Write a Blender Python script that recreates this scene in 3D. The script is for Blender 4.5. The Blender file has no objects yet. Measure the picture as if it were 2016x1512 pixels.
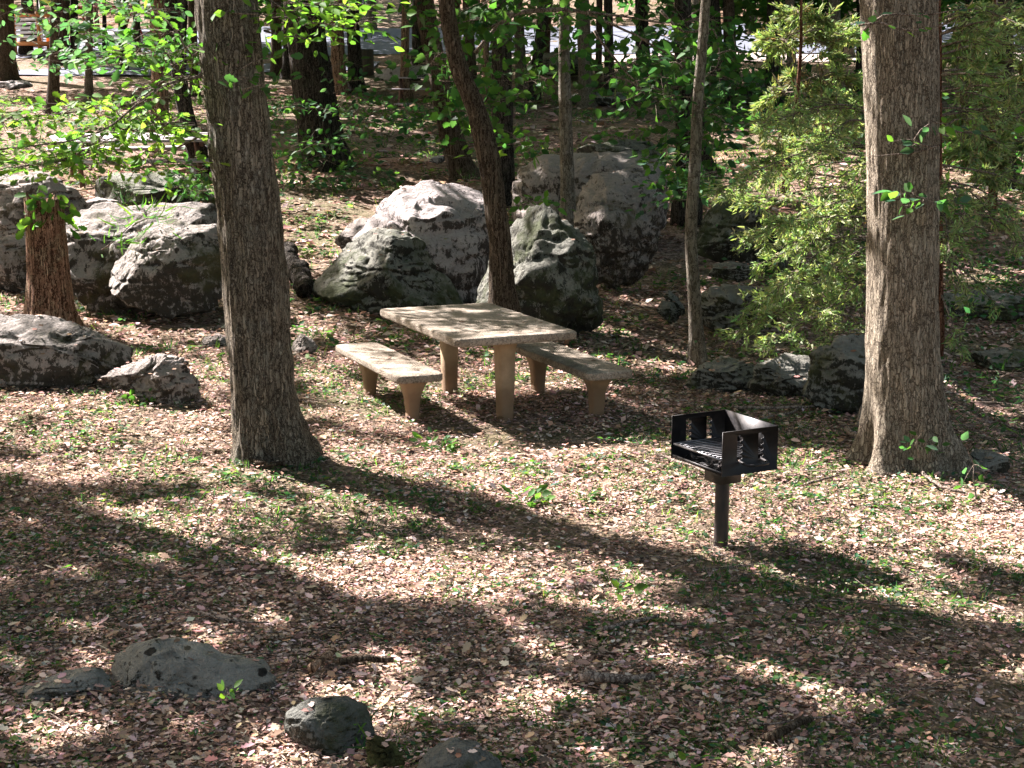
import bpy, bmesh, math
import numpy as np
from mathutils import Vector
from mathutils.geometry import tessellate_polygon
R = math.radians
rng = np.random.default_rng(7)
scene = bpy.context.scene
col = scene.collection

# ------------------------------------------------------------------ camera, sky, sun
FPX, PITCH, CH = 3000.0, 0.19, 2.61
cam = bpy.data.objects.new('camera', bpy.data.cameras.new('camera')); col.objects.link(cam)
cam.location = (0, 0, CH); cam.rotation_euler = (math.pi/2 - PITCH, 0, 0)
cam.data.sensor_width = 36; cam.data.lens = 36*FPX/2016
cam.data.clip_start = 0.1; cam.data.clip_end = 800
scene.camera = cam
SUN_DIR = np.array([0.88, -0.74, -1.0])            # the way the light travels
SUN_ELEV = math.atan2(1.0, math.hypot(0.88, 0.74))
world = bpy.data.worlds.new('World'); scene.world = world; world.use_nodes = True
wn = world.node_tree
sky = wn.nodes.new('ShaderNodeTexSky'); sky.sky_type = 'NISHITA'; sky.sun_disc = False; sky.dust_density = 3.0; sky.ozone_density = .6
sky.sun_elevation = SUN_ELEV; sky.sun_rotation = math.atan2(-0.88, 0.74)
bg = wn.nodes['Background']; 
hz = wn.nodes.new('ShaderNodeMix'); hz.data_type = 'RGBA'; hz.blend_type = 'MULTIPLY'; hz.inputs[0].default_value = 1; hz.inputs[7].default_value = (1.0, .88, .71, 1)
wn.links.new(sky.outputs[0], hz.inputs[6]); wn.links.new(hz.outputs[2], bg.inputs[0]); bg.inputs[1].default_value = 0.05
sl = bpy.data.lights.new('sun', 'SUN'); sl.energy = 5.0; sl.angle = R(0.53); sl.color = (1.0, 0.905, 0.885)
sun = bpy.data.objects.new('sun', sl); col.objects.link(sun); sun.location = (-20, 20, 30)
sun.rotation_euler = Vector(SUN_DIR).to_track_quat('-Z', 'Y').to_euler()
scene.view_settings.view_transform = 'Standard'; scene.view_settings.look = 'None'
scene.view_settings.exposure = 2.55; scene.view_settings.gamma = 1
scene.cycles.max_bounces = 6; scene.cycles.diffuse_bounces = 3; scene.cycles.glossy_bounces = 2
scene.cycles.transmission_bounces = 4; scene.cycles.use_denoising = True

# ------------------------------------------------------------------ numeric helpers
def _hash(i, j, k, s):
    h = (i*374761393 + j*668265263 + k*2147483647 + s*144665).astype(np.int64)
    h = (h ^ (h >> 13))*1274126177 & 0x7fffffffffff
    h = h ^ (h >> 16)
    return (h & 0xffff)/65535.0
def vnoise(P, s=0):
    P = np.asarray(P, float); I = np.floor(P).astype(np.int64); f = P - I; f = f*f*(3 - 2*f)
    o = 0
    for a in (0, 1):
        for b in (0, 1):
            for c in (0, 1):
                w = (f[..., 0] if a else 1-f[..., 0])*(f[..., 1] if b else 1-f[..., 1])*(f[..., 2] if c else 1-f[..., 2])
                o = o + w*_hash(I[..., 0]+a, I[..., 1]+b, I[..., 2]+c, s)
    return o
def fbm(P, s=0, n=3):
    P = np.asarray(P, float); o = 0; a = .5; t = 0
    for k in range(n):
        o = o + a*vnoise(P*2**k + 17.3*k, s+k); t += a; a *= .5
    return o/t
def smooth(a, b, x):
    t = np.clip((x-a)/(b-a), 0, 1); return t*t*(3-2*t)
PY = [-12, 0, 4.8, 17, 20, 23, 26, 32, 45, 60, 75, 100, 140, 220]
PZ = [1.4, .75, 0, 0, .1, .4, .75, 1.3, 2.4, 3.7, 5.5, 9, 17, 30]
def gz(x, y):
    x = np.asarray(x, float); y = np.asarray(y, float)
    z = np.interp(y, PY, PZ)
    z = z + .13*smooth(-.4, -3.2, x)*smooth(9, 12, y)*smooth(40, 20, y)
    z = z - .55*smooth(3.15, 4.3, x - .12*(y-10))*smooth(7.5, 9.5, y)*smooth(19, 14, y)
    z = z - .22*np.exp(-((x-2.3)/1.3)**2 - ((y-15.2)/1.7)**2)
    q = np.stack([x*.5, y*.5, x*0], -1)
    z = z + (fbm(q, 3, 3)-.5)*.16*smooth(3, 30, y)*1.6 + (fbm(q*4, 9, 2)-.5)*.05 + (fbm(q*14, 19, 2)-.5)*.05
    return z
CP, SP = math.cos(PITCH), math.sin(PITCH)
def ray(px, py):
    v = (756-py)/FPX
    return np.array([(px-1008)/FPX, CP + v*SP, -SP + v*CP])
def at(px, py, Y):
    d = ray(px, py); t = Y/d[1]
    return np.array([d[0]*t, Y, CH + d[2]*t])
def ground(px, py):
    d = ray(px, py); t0 = 3.0
    for t in np.arange(3.0, 160, .1):
        if CH + d[2]*t < gz(d[0]*t, d[1]*t):
            a, b = t-.1, t
            for _ in range(12):
                m = (a+b)/2
                if CH + d[2]*m < gz(d[0]*m, d[1]*m): b = m
                else: a = m
            return np.array([d[0]*b, d[1]*b, float(gz(d[0]*b, d[1]*b))])
    return at(px, py, 90)
def project(P):
    P = np.asarray(P, float); x, y, z = P[..., 0], P[..., 1], P[..., 2]-CH
    d = y*CP - z*SP; u = y*SP + z*CP
    d = np.where(d < .2, .2, d)
    return 1008 + FPX*x/d, 756 - FPX*u/d
def unit(v):
    v = np.asarray(v, float); return v/np.maximum(np.linalg.norm(v, axis=-1, keepdims=True), 1e-9)

# ------------------------------------------------------------------ object helpers
def chain_loc(o):
    b = np.zeros(3)
    while o is not None: b = b + np.array(o.location); o = o.parent
    return b
def npmesh(name, V, F, mat, parent=None, tint=None, smooth_=False, origin=None):
    """V (n,3) world coordinates, F list of (m,k) index arrays -> ONE mesh object"""
    V = np.asarray(V, float)
    base = chain_loc(parent) if parent is not None else (np.array(origin) if origin is not None else np.array([V[:, 0].mean(), V[:, 1].mean(), V[:, 2].min()]))
    me = bpy.data.meshes.new(name)
    me.vertices.add(len(V)); me.vertices.foreach_set('co', (V-base).astype(np.float32).ravel())
    F = [np.atleast_2d(np.asarray(f, np.int32)) for f in F if len(f)]
    loops = np.concatenate([f.ravel() for f in F]); tot = np.concatenate([np.full(len(f), f.shape[1], np.int32) for f in F])
    me.loops.add(len(loops)); me.loops.foreach_set('vertex_index', loops)
    me.polygons.add(len(tot)); st = np.zeros(len(tot), np.int32); st[1:] = np.cumsum(tot)[:-1]
    me.polygons.foreach_set('loop_start', st); me.polygons.foreach_set('loop_total', tot)
    if smooth_: me.polygons.foreach_set('use_smooth', np.ones(len(tot), bool))
    if tint is not None:
        a = me.color_attributes.new('tint', 'FLOAT_COLOR', 'POINT')
        c = np.ones((len(V), 4), np.float32); c[:, :3] = tint
        a.data.foreach_set('color', c.ravel())
    me.materials.append(mat); me.update(); me.validate()
    o = bpy.data.objects.new(name, me); col.objects.link(o)
    if parent is not None: o.parent = parent
    else: o.location = base
    return o
def tag(o, label, cat, group=None):
    o['label'] = label; o['category'] = cat
    if group: o['group'] = group
    return o
def thing(name, label, cat, loc, group=None):
    o = bpy.data.objects.new(name, None); col.objects.link(o); o.location = Vector([float(v) for v in loc])
    o.empty_display_size = .2
    return tag(o, label, cat, group)
class MB:
    """gathers solids into one mesh"""
    def __init__(s): s.V = []; s.F = {}; s.n = 0; s.T = []
    def add(s, V, F, tint=None):
        V = np.asarray(V, float)
        for f in F:
            f = np.asarray(f, np.int64)
            if f.ndim == 1: f = f[None]
            s.F.setdefault(f.shape[1], []).append(f + s.n)
        s.V.append(V); s.n += len(V)
        s.T.append(np.broadcast_to(np.array(tint if tint is not None else (.5, .5, .5), float), (len(V), 3)))
        return s
    def box(s, c, size, M=None):
        V = np.array([[x, y, z] for x in (-.5, .5) for y in (-.5, .5) for z in (-.5, .5)])*np.array(size)
        if M is not None: V = V @ np.asarray(M).T
        return s.add(V + np.array(c), [[[0, 1, 3, 2], [4, 6, 7, 5], [0, 4, 5, 1], [2, 3, 7, 6], [0, 2, 6, 4], [1, 5, 7, 3]]])
    def tube(s, pts, rad, n=8, cap=True):
        V, F = tube(pts, rad, n, cap); return s.add(V, F)
    def build(s, name, mat, parent=None, sm=False, tint=False, origin=None):
        return npmesh(name, np.concatenate(s.V), [np.concatenate(f) for f in s.F.values()], mat, parent, np.concatenate(s.T) if tint else None, sm, origin)
def tube(pts, rad, n=8, cap=True):
    P = np.asarray(pts, float); m = len(P); rad = np.broadcast_to(np.asarray(rad, float), (m,))
    T = unit(np.gradient(P, axis=0)); a = np.array([1.0, 0, 0]) if abs(T[0][0]) < .8 else np.array([0, 1.0, 0])
    N = []
    for t in T:
        a = unit(a - t*np.dot(a, t)); N.append(a)
    N = np.array(N); B = np.cross(T, N)
    ang = np.linspace(0, 2*math.pi, n, endpoint=False)
    V = P[:, None] + rad[:, None, None]*(N[:, None]*np.cos(ang)[None, :, None] + B[:, None]*np.sin(ang)[None, :, None])
    idx = np.arange(m*n).reshape(m, n)
    q = np.stack([idx[:-1], np.roll(idx, -1, 1)[:-1], np.roll(idx, -1, 1)[1:], idx[1:]], -1).reshape(-1, 4)
    F = [q]
    if cap: F += [idx[0][::-1], idx[-1]]
    return V.reshape(-1, 3), F
def resample(pts, rad, step):
    P = np.asarray(pts, float); r = np.asarray(rad, float)
    n0 = len(P)
    if n0 > 2:                                       # Catmull-Rom
        Q = np.concatenate([[2*P[0]-P[1]], P, [2*P[-1]-P[-2]]]); out = []; ro = []
        for i in range(n0-1):
            k = max(2, int(np.linalg.norm(P[i+1]-P[i])/step))
            for t in np.arange(k)/k:
                a, b, c, d = Q[i:i+4]
                out.append(.5*(2*b + (c-a)*t + (2*a-5*b+4*c-d)*t*t + (3*b-a-3*c+d)*t**3)); ro.append(r[i]*(1-t)+r[i+1]*t)
        out.append(P[-1]); ro.append(r[-1]); return np.array(out), np.array(ro)
    k = max(2, int(np.linalg.norm(P[1]-P[0])/step)); t = np.linspace(0, 1, k+1)
    return P[0]+(P[1]-P[0])*t[:, None], r[0]+(r[1]-r[0])*t

# ------------------------------------------------------------------ materials
def newmat(name):
    m = bpy.data.materials.new(name); m.use_nodes = True; nt = m.node_tree
    return m, nt, nt.nodes['Principled BSDF']
def nd(nt, t, **kw):
    n = nt.nodes.new(t)
    for k, v in kw.items():
        if k in n.inputs: n.inputs[k].default_value = v
        else: setattr(n, k, v)
    return n
def ramp(nt, fac, stops):
    r = nt.nodes.new('ShaderNodeValToRGB'); nt.links.new(fac, r.inputs[0]); e = r.color_ramp.elements
    while len(e) < len(stops): e.new(.5)
    for k, (p, c) in enumerate(stops):
        e[k].position = p; e[k].color = tuple(c)+(1,) if len(c) == 3 else c
    return r.outputs[0]
def mixc(nt, fac, a, b, mode='MIX'):
    m = nt.nodes.new('ShaderNodeMix'); m.data_type = 'RGBA'; m.blend_type = mode
    for s, v in ((m.inputs[0], fac), (m.inputs[6], a), (m.inputs[7], b)):
        if hasattr(v, 'is_linked'): nt.links.new(v, s)
        elif isinstance(v, (int, float)): s.default_value = v
        else: s.default_value = tuple(v)+(1,)
    return m.outputs[2]
def pos(nt, scale=(1, 1, 1)):
    g = nt.nodes.new('ShaderNodeNewGeometry'); mp = nt.nodes.new('ShaderNodeMapping'); mp.inputs['Scale'].default_value = scale
    nt.links.new(g.outputs['Position'], mp.inputs[0]); return mp.outputs[0], g
def noise(nt, vec, scale, detail=4, rough=.6, dist=0):
    n = nd(nt, 'ShaderNodeTexNoise', Scale=scale, Detail=detail, Roughness=rough, Distortion=dist); nt.links.new(vec, n.inputs['Vector']); return n.outputs['Fac']
def bump(nt, h, strength, dist, b):
    n = nd(nt, 'ShaderNodeBump', Strength=strength, Distance=dist); nt.links.new(h, n.inputs['Height']); nt.links.new(n.outputs[0], b.inputs['Normal'])
G3 = lambda v: (v, v, v)

def bark(name, crack, mid, light, scale=14, stretch=5, lichen=None, depth=.03, plates=.5, fis=0.0):
    """furrowed bark: wandering vertical fissures, short cross breaks, plates of uneven tone"""
    m, nt, b = newmat(name); L = nt.links
    v, g = pos(nt, (1, 1, 1/stretch)); v1, _ = pos(nt)
    w = nd(nt, 'ShaderNodeTexNoise', Scale=scale*.5, Detail=4, Roughness=.65); L.new(v1, w.inputs['Vector'])
    ad = nd(nt, 'ShaderNodeVectorMath', operation='MULTIPLY_ADD'); L.new(w.outputs['Color'], ad.inputs[0]); ad.inputs[1].default_value = (1.6/scale, 1.6/scale, 2.4/scale); L.new(v, ad.inputs[2])
    def fissure(sc, det):
        n = nd(nt, 'ShaderNodeTexNoise', Scale=sc, Detail=det, Roughness=.5); L.new(ad.outputs[0], n.inputs['Vector'])
        s = nd(nt, 'ShaderNodeMath', operation='SUBTRACT'); L.new(n.outputs['Fac'], s.inputs[0]); s.inputs[1].default_value = .5
        q = nd(nt, 'ShaderNodeMath', operation='ABSOLUTE'); L.new(s.outputs[0], q.inputs[0]); return q.outputs[0]
    f1 = ramp(nt, fissure(scale*.75, 2), [(0, G3(fis)), (.02, G3(.3+.7*fis)), (.07, G3(1))])
    f2 = ramp(nt, fissure(scale*1.5, 3), [(0, G3(.45+.4*fis)), (.05, G3(1))])
    vo = nd(nt, 'ShaderNodeTexVoronoi', feature='DISTANCE_TO_EDGE', Scale=scale); L.new(ad.outputs[0], vo.inputs['Vector'])
    f3 = ramp(nt, vo.outputs['Distance'], [(0, G3(1-plates)), (.05, G3(1-plates*.5)), (.14, G3(1))])
    h = mixc(nt, 1.0, mixc(nt, 1.0, f1, f2, 'MULTIPLY'), f3, 'MULTIPLY')
    fine = noise(nt, v, scale*5, 5, .75); big = noise(nt, v1, 2.6, 5, .7)
    tone = nd(nt, 'ShaderNodeMath', operation='MULTIPLY'); L.new(h, tone.inputs[0]); L.new(ramp(nt, fine, [(.25, G3(.55)), (.75, G3(1))]), tone.inputs[1])
    c = ramp(nt, tone.outputs[0], [(0, crack), (.18, crack), (.5, mid), (1, light)])
    c = mixc(nt, .8, c, ramp(nt, big, [(.3, G3(.72)), (.7, G3(1.18))]), 'MULTIPLY')
    if lichen:
        big2 = noise(nt, v1, 5.5, 6, .75)
        lf = nd(nt, 'ShaderNodeMath', operation='MULTIPLY'); L.new(ramp(nt, big2, [(.5, G3(0)), (.62, G3(.7))]), lf.inputs[0]); L.new(h, lf.inputs[1])
        c = mixc(nt, lf.outputs[0], c, lichen)
    L.new(c, b.inputs['Base Color']); b.inputs['Roughness'].default_value = .95; b.inputs['Specular IOR Level'].default_value = .12
    hh = nd(nt, 'ShaderNodeMath', operation='MULTIPLY_ADD'); L.new(fine, hh.inputs[0]); hh.inputs[1].default_value = .4; L.new(h, hh.inputs[2])
    bump(nt, hh.outputs[0], 1.0, depth, b)
    return m
BARK_OAK = bark('oak_bark', (.05, .04, .03), (.2, .17, .125), (.31, .27, .205), 40, 7, (.27, .26, .215), .016, .85, .3)
BARK_PALE = bark('pale_oak_bark', (.095, .077, .057), (.3, .255, .19), (.42, .37, .285), 42, 6.5, (.4, .36, .285), .015, .92, .45)
BARK_DARK = bark('dark_bark', (.015, .013, .011), (.065, .056, .046), (.16, .14, .12), 30, 7, (.055, .06, .04), .03)
BARK_BROWN = bark('brown_bark', (.035, .025, .017), (.12, .09, .063), (.2, .16, .12), 34, 8, (.1, .085, .055), .02)
BARK_TAN = bark('tan_bark', (.07, .045, .03), (.27, .175, .115), (.4, .28, .19), 20, 8, None, .015)
BARK_SMOOTH = bark('smooth_bark', (.07, .06, .045), (.17, .15, .115), (.23, .205, .165), 26, 3, (.31, .3, .26), .008)
BARK_RED = bark('cedar_bark', (.06, .025, .015), (.2, .09, .055), (.33, .17, .11), 34, 14, None, .01)
WOOD_ROT = bark('weathered_snag_wood', (.06, .03, .018), (.34, .18, .11), (.52, .34, .23), 40, 14, (.5, .42, .27), .02)
BARK_TWIG = bark('twig_bark', (.06, .045, .035), (.22, .175, .14), (.36, .3, .25), 50, 6, None, .003)
BARK_STICK = bark('stick_wood', (.08, .06, .05), (.26, .21, .17), (.4, .34, .29), 40, 3, None, .004)

def rock(name, pale, grey, dark, amt, moss=None, mossamt=.5, crack=1.0, steep=.07):
    m, nt, b = newmat(name); L = nt.links
    v, g = pos(nt)
    n1 = noise(nt, v, 1.6, 5, .62, .4); n2 = noise(nt, v, 9, 6, .72, .6); n3 = noise(nt, v, 38, 4, .7)
    c = mixc(nt, ramp(nt, n1, [(.35, G3(0)), (.65, G3(1))]), pale, grey)
    c = mixc(nt, .55, c, ramp(nt, n3, [(.3, G3(.6)), (.7, G3(1.2))]), 'MULTIPLY')
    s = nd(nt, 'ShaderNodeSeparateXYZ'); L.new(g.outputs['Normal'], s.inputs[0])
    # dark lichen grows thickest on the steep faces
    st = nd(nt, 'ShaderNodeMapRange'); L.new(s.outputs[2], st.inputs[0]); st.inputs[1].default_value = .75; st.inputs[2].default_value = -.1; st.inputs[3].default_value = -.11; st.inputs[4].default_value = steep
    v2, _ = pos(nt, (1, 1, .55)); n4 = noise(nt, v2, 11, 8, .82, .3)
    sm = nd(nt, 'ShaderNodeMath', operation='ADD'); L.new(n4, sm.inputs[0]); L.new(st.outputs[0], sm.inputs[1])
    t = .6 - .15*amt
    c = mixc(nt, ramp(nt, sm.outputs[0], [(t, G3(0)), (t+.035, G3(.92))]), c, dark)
    ck = nd(nt, 'ShaderNodeTexVoronoi', feature='DISTANCE_TO_EDGE', Scale=1.7); cw = nd(nt, 'ShaderNodeTexNoise', Scale=4.0, Detail=5.0, Roughness=.7); L.new(v, cw.inputs['Vector'])
    ca = nd(nt, 'ShaderNodeVectorMath', operation='MULTIPLY_ADD'); L.new(cw.outputs['Color'], ca.inputs[0]); ca.inputs[1].default_value = G3(.5); L.new(v, ca.inputs[2]); L.new(ca.outputs[0], ck.inputs['Vector'])
    crk = ramp(nt, ck.outputs['Distance'], [(0, G3(1)), (.006, G3(.8)), (.016, G3(0))])
    cm = noise(nt, v, 1.3, 2); cmx = nd(nt, 'ShaderNodeMath', operation='MULTIPLY'); L.new(crk, cmx.inputs[0]); L.new(ramp(nt, cm, [(.5, G3(0)), (.6, G3(crack))]), cmx.inputs[1]); crk = cmx.outputs[0]
    c = mixc(nt, crk, c, tuple(x*.6 for x in dark))
    n5 = noise(nt, v, 14, 3, .8)
    c = mixc(nt, ramp(nt, n5, [(.63, G3(0)), (.67, G3(.75))]), c, dark)
    if moss:
        n6 = noise(nt, v, 2.3, 5, .7)
        c = mixc(nt, ramp(nt, n6, [(.6-.2*mossamt, G3(0)), (.72-.2*mossamt, G3(.85))]), c, moss)
    L.new(c, b.inputs['Base Color']); b.inputs['Roughness'].default_value = .93; b.inputs['Specular IOR Level'].default_value = .2
    h = nd(nt, 'ShaderNodeMath', operation='ADD'); L.new(n2, h.inputs[0]); h2 = nd(nt, 'ShaderNodeMath', operation='MULTIPLY'); L.new(n3, h2.inputs[0]); h2.inputs[1].default_value = .4; L.new(h2.outputs[0], h.inputs[1])
    h3 = nd(nt, 'ShaderNodeMath', operation='SUBTRACT'); L.new(h.outputs[0], h3.inputs[0]); L.new(crk, h3.inputs[1]); bump(nt, h3.outputs[0], 1, .085, b)
    return m
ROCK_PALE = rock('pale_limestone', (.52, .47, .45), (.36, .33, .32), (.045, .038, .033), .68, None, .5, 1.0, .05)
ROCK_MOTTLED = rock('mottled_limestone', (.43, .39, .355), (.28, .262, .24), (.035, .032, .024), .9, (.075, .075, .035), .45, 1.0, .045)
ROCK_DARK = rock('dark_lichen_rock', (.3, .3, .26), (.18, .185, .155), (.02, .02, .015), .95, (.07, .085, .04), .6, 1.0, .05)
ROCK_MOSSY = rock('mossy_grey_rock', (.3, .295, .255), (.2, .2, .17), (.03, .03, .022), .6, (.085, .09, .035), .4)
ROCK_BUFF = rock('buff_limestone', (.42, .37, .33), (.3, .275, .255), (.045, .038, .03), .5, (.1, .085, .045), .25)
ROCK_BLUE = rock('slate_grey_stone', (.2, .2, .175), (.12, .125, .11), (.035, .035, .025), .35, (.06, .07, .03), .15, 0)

def spotted_rock():
    m = rock('spotted_grey_rock', (.36, .35, .305), (.25, .245, .21), (.03, .03, .022), .3, (.09, .09, .035), .3, 0); nt = m.node_tree; b = nt.nodes['Principled BSDF']
    v, g = pos(nt); w = nd(nt, 'ShaderNodeTexNoise', Scale=30.0, Detail=3.0); nt.links.new(v, w.inputs['Vector'])
    ad = nd(nt, 'ShaderNodeVectorMath', operation='MULTIPLY_ADD'); nt.links.new(w.outputs['Color'], ad.inputs[0]); ad.inputs[1].default_value = G3(.035); nt.links.new(v, ad.inputs[2])
    vo = nd(nt, 'ShaderNodeTexVoronoi', feature='F1', Scale=8.5); nt.links.new(ad.outputs[0], vo.inputs['Vector'])
    c = mixc(nt, ramp(nt, vo.outputs['Distance'], [(.19, G3(.95)), (.24, G3(0))]), b.inputs['Base Color'].links[0].from_socket, (.018, .016, .013))
    nt.links.new(c, b.inputs['Base Color']); return m
ROCK_SPOT = spotted_rock()
def leafmat(name, trans=.45, rough=.45, gain=1.6, spec=.4):
    m, nt, b = newmat(name); L = nt.links
    a = nd(nt, 'ShaderNodeAttribute', attribute_name='tint')
    L.new(a.outputs['Color'], b.inputs['Base Color']); b.inputs['Roughness'].default_value = rough; b.inputs['Specular IOR Level'].default_value = spec
    t = nd(nt, 'ShaderNodeBsdfTranslucent')
    if gain:
        c = mixc(nt, 1.0, a.outputs['Color'], (gain*1.05, gain*1.12, gain*.5), 'MULTIPLY'); L.new(c, t.inputs[0])
    else: L.new(a.outputs['Color'], t.inputs[0])
    mx = nd(nt, 'ShaderNodeMixShader'); mx.inputs[0].default_value = trans
    L.new(b.outputs[0], mx.inputs[1]); L.new(t.outputs[0], mx.inputs[2]); L.new(mx.outputs[0], nt.nodes['Material Output'].inputs[0])
    return m
LEAF = leafmat('green_leaf', .5, .6, 1.5, .12)
NEEDLE = leafmat('cedar_needles', .3, .7, 1.4, .15)
LITTER = leafmat('dead_leaf', .12, .9, 0, .05)

def simple(name, cols, scale, bumpd=0, rough=.8, metal=0, spec=.4, stretch=(1, 1, 1), detail=5, rough_var=0):
    m, nt, b = newmat(name); v, g = pos(nt, stretch)
    n = noise(nt, v, scale, detail, .65); k = len(cols)
    c = ramp(nt, n, [(.3+.4*i/(k-1), cols[i]) for i in range(k)])
    nt.links.new(c, b.inputs['Base Color']); b.inputs['Roughness'].default_value = rough; b.inputs['Metallic'].default_value = metal; b.inputs['Specular IOR Level'].default_value = spec
    if rough_var: nt.links.new(ramp(nt, n, [(.3, G3(rough-rough_var)), (.7, G3(rough+rough_var))]), b.inputs['Roughness'])
    if bumpd: bump(nt, n, 1, bumpd, b)
    return m
STEEL = simple('black_painted_steel', [(.006, .006, .0065), (.01, .0095, .01), (.02, .016, .014)], 30, .0008, .5, 0, .32, rough_var=.12)
STEEL_POST = simple('weathered_dark_pipe', [(.012, .01, .01), (.028, .022, .021), (.06, .04, .032)], 25, .001, .5, 0, .5, (1, 1, .35))
STEEL_COLLAR = simple('brown_steel_sleeve', [(.03, .026, .022), (.05, .042, .034)], 20, .0005, .5, 0, .4)
STEEL_BAR = simple('worn_grate_steel', [(.09, .09, .095), (.22, .22, .23)], 40, .0005, .38, .7, .5)
CHAR = simple('charcoal', [(.01, .01, .01), (.05, .045, .045), (.3, .24, .2)], 45, .01, .95)
PLANK_GREY = simple('grey_weathered_plank', [(.16, .15, .16), (.33, .3, .31), (.42, .38, .39)], 14, .003, .85, 0, .25, (1, 6, 6))
PLANK_BROWN = simple('brown_timber', [(.07, .04, .03), (.16, .085, .06)], 12, .003, .85)
PICKET = simple('grey_picket_board', [(.06, .055, .045), (.12, .11, .09)], 12, .003, .9, 0, .2, (6, 6, 1))
ORANGE = simple('orange_stained_timber', [(.5, .17, .045), (.62, .25, .08)], 9, .001, .6)
WHITE = simple('white_painted_panel', [(.7, .7, .72), (.8, .8, .8)], 5, 0, .6)
RED = simple('red_painted_pipe', [(.3, .04, .03), (.42, .07, .05)], 9, 0, .5)
LIME = simple('lime_plastic', [(.33, .5, .04), (.42, .62, .07)], 3, 0, .5)
GALV = simple('galvanised_steel', [(.3, .31, .33), (.42, .43, .45)], 8, 0, .5, .4)
ROADM = simple('grey_asphalt', [(.1, .115, .155), (.14, .155, .2)], 3.5, .01, .9, 0, .2)
SHOULDER = simple('pale_gravel_shoulder', [(.33, .27, .25), (.52, .45, .42)], 4, .03, .95, 0, .2)

def concrete_mats():
    m, nt, b = newmat('pebbled_concrete'); v, g = pos(nt)
    vo = nd(nt, 'ShaderNodeTexVoronoi', feature='F1', Scale=95); nt.links.new(v, vo.inputs['Vector'])
    n = noise(nt, v, 3.2, 5, .65)
    c = ramp(nt, n, [(.3, (.2, .168, .128)), (.55, (.29, .25, .2)), (.75, (.35, .31, .26))])
    sp = nd(nt, 'ShaderNodeSeparateColor'); nt.links.new(vo.outputs['Color'], sp.inputs[0])
    c = mixc(nt, .8, c, ramp(nt, sp.outputs[0], [(0, G3(.45)), (.4, G3(.9)), (1, G3(1.3))]), 'MULTIPLY')
    n2 = noise(nt, v, 5, 6, .7, .4)
    c = mixc(nt, ramp(nt, n2, [(.56, G3(0)), (.66, G3(.6))]), c, (.1, .085, .06))
    nt.links.new(c, b.inputs['Base Color']); b.inputs['Roughness'].default_value = .95; b.inputs['Specular IOR Level'].default_value = .15
    bump(nt, vo.outputs['Distance'], .8, .008, b)
    m2, nt, b = newmat('cast_concrete_leg'); v, g = pos(nt); n = noise(nt, v, 7, 5, .6)
    c = ramp(nt, n, [(.3, (.24, .175, .11)), (.7, (.37, .275, .175))])
    s = nd(nt, 'ShaderNodeSeparateXYZ'); nt.links.new(g.outputs['Position'], s.inputs[0])
    a = nd(nt, 'ShaderNodeMath', operation='MULTIPLY_ADD'); nt.links.new(n, a.inputs[0]); a.inputs[1].default_value = -.45; nt.links.new(s.outputs[2], a.inputs[2])
    c = mixc(nt, ramp(nt, a.outputs[0], [(0, G3(.65)), (.12, G3(0))]), c, (.14, .085, .05))   # soil splashed on the foot
    nt.links.new(c, b.inputs['Base Color']); b.inputs['Roughness'].default_value = .9; b.inputs['Specular IOR Level'].default_value = .2
    bump(nt, noise(nt, v, 60, 3), .5, .004, b)
    return m, m2
CONC, CONC_LEG = concrete_mats()

def ground_mat():
    m, nt, b = newmat('leaf_litter_soil'); L = nt.links; v, g = pos(nt)
    vo = nd(nt, 'ShaderNodeTexVoronoi', feature='F1', Scale=26); 
    w = nd(nt, 'ShaderNodeTexNoise', Scale=9.0, Detail=3.0); L.new(v, w.inputs['Vector'])
    ad = nd(nt, 'ShaderNodeVectorMath', operation='MULTIPLY_ADD'); L.new(w.outputs['Color'], ad.inputs[0]); ad.inputs[1].default_value = G3(.12); L.new(v, ad.inputs[2])
    L.new(ad.outputs[0], vo.inputs['Vector'])
    sp = nd(nt, 'ShaderNodeSeparateColor'); L.new(vo.outputs['Color'], sp.inputs[0])
    c = ramp(nt, sp.outputs[0], [(0, (.06, .037, .027)), (.3, (.18, .115, .083)), (.6, (.33, .22, .17)), (1, (.48, .35, .285))])
    n1 = noise(nt, v, .55, 5, .65); n2 = noise(nt, v, 40, 4, .7)
    c = mixc(nt, ramp(nt, n1, [(.42, G3(0)), (.62, G3(.7))]), c, (.11, .12, .05))
    c = mixc(nt, .7, c, ramp(nt, n2, [(.3, G3(.45)), (.7, G3(1.2))]), 'MULTIPLY')
    n3 = noise(nt, v, .22, 3, .6)
    c = mixc(nt, ramp(nt, n3, [(.56, G3(0)), (.7, G3(.55))]), c, (.36, .17, .11))
    L.new(c, b.inputs['Base Color']); b.inputs['Roughness'].default_value = .95; b.inputs['Specular IOR Level'].default_value = .15
    h = nd(nt, 'ShaderNodeMath', operation='ADD'); L.new(vo.outputs['Distance'], h.inputs[0]); L.new(n2, h.inputs[1])
    bump(nt, h.outputs[0], 1, .03, b)
    return m
GROUND = ground_mat()

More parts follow.
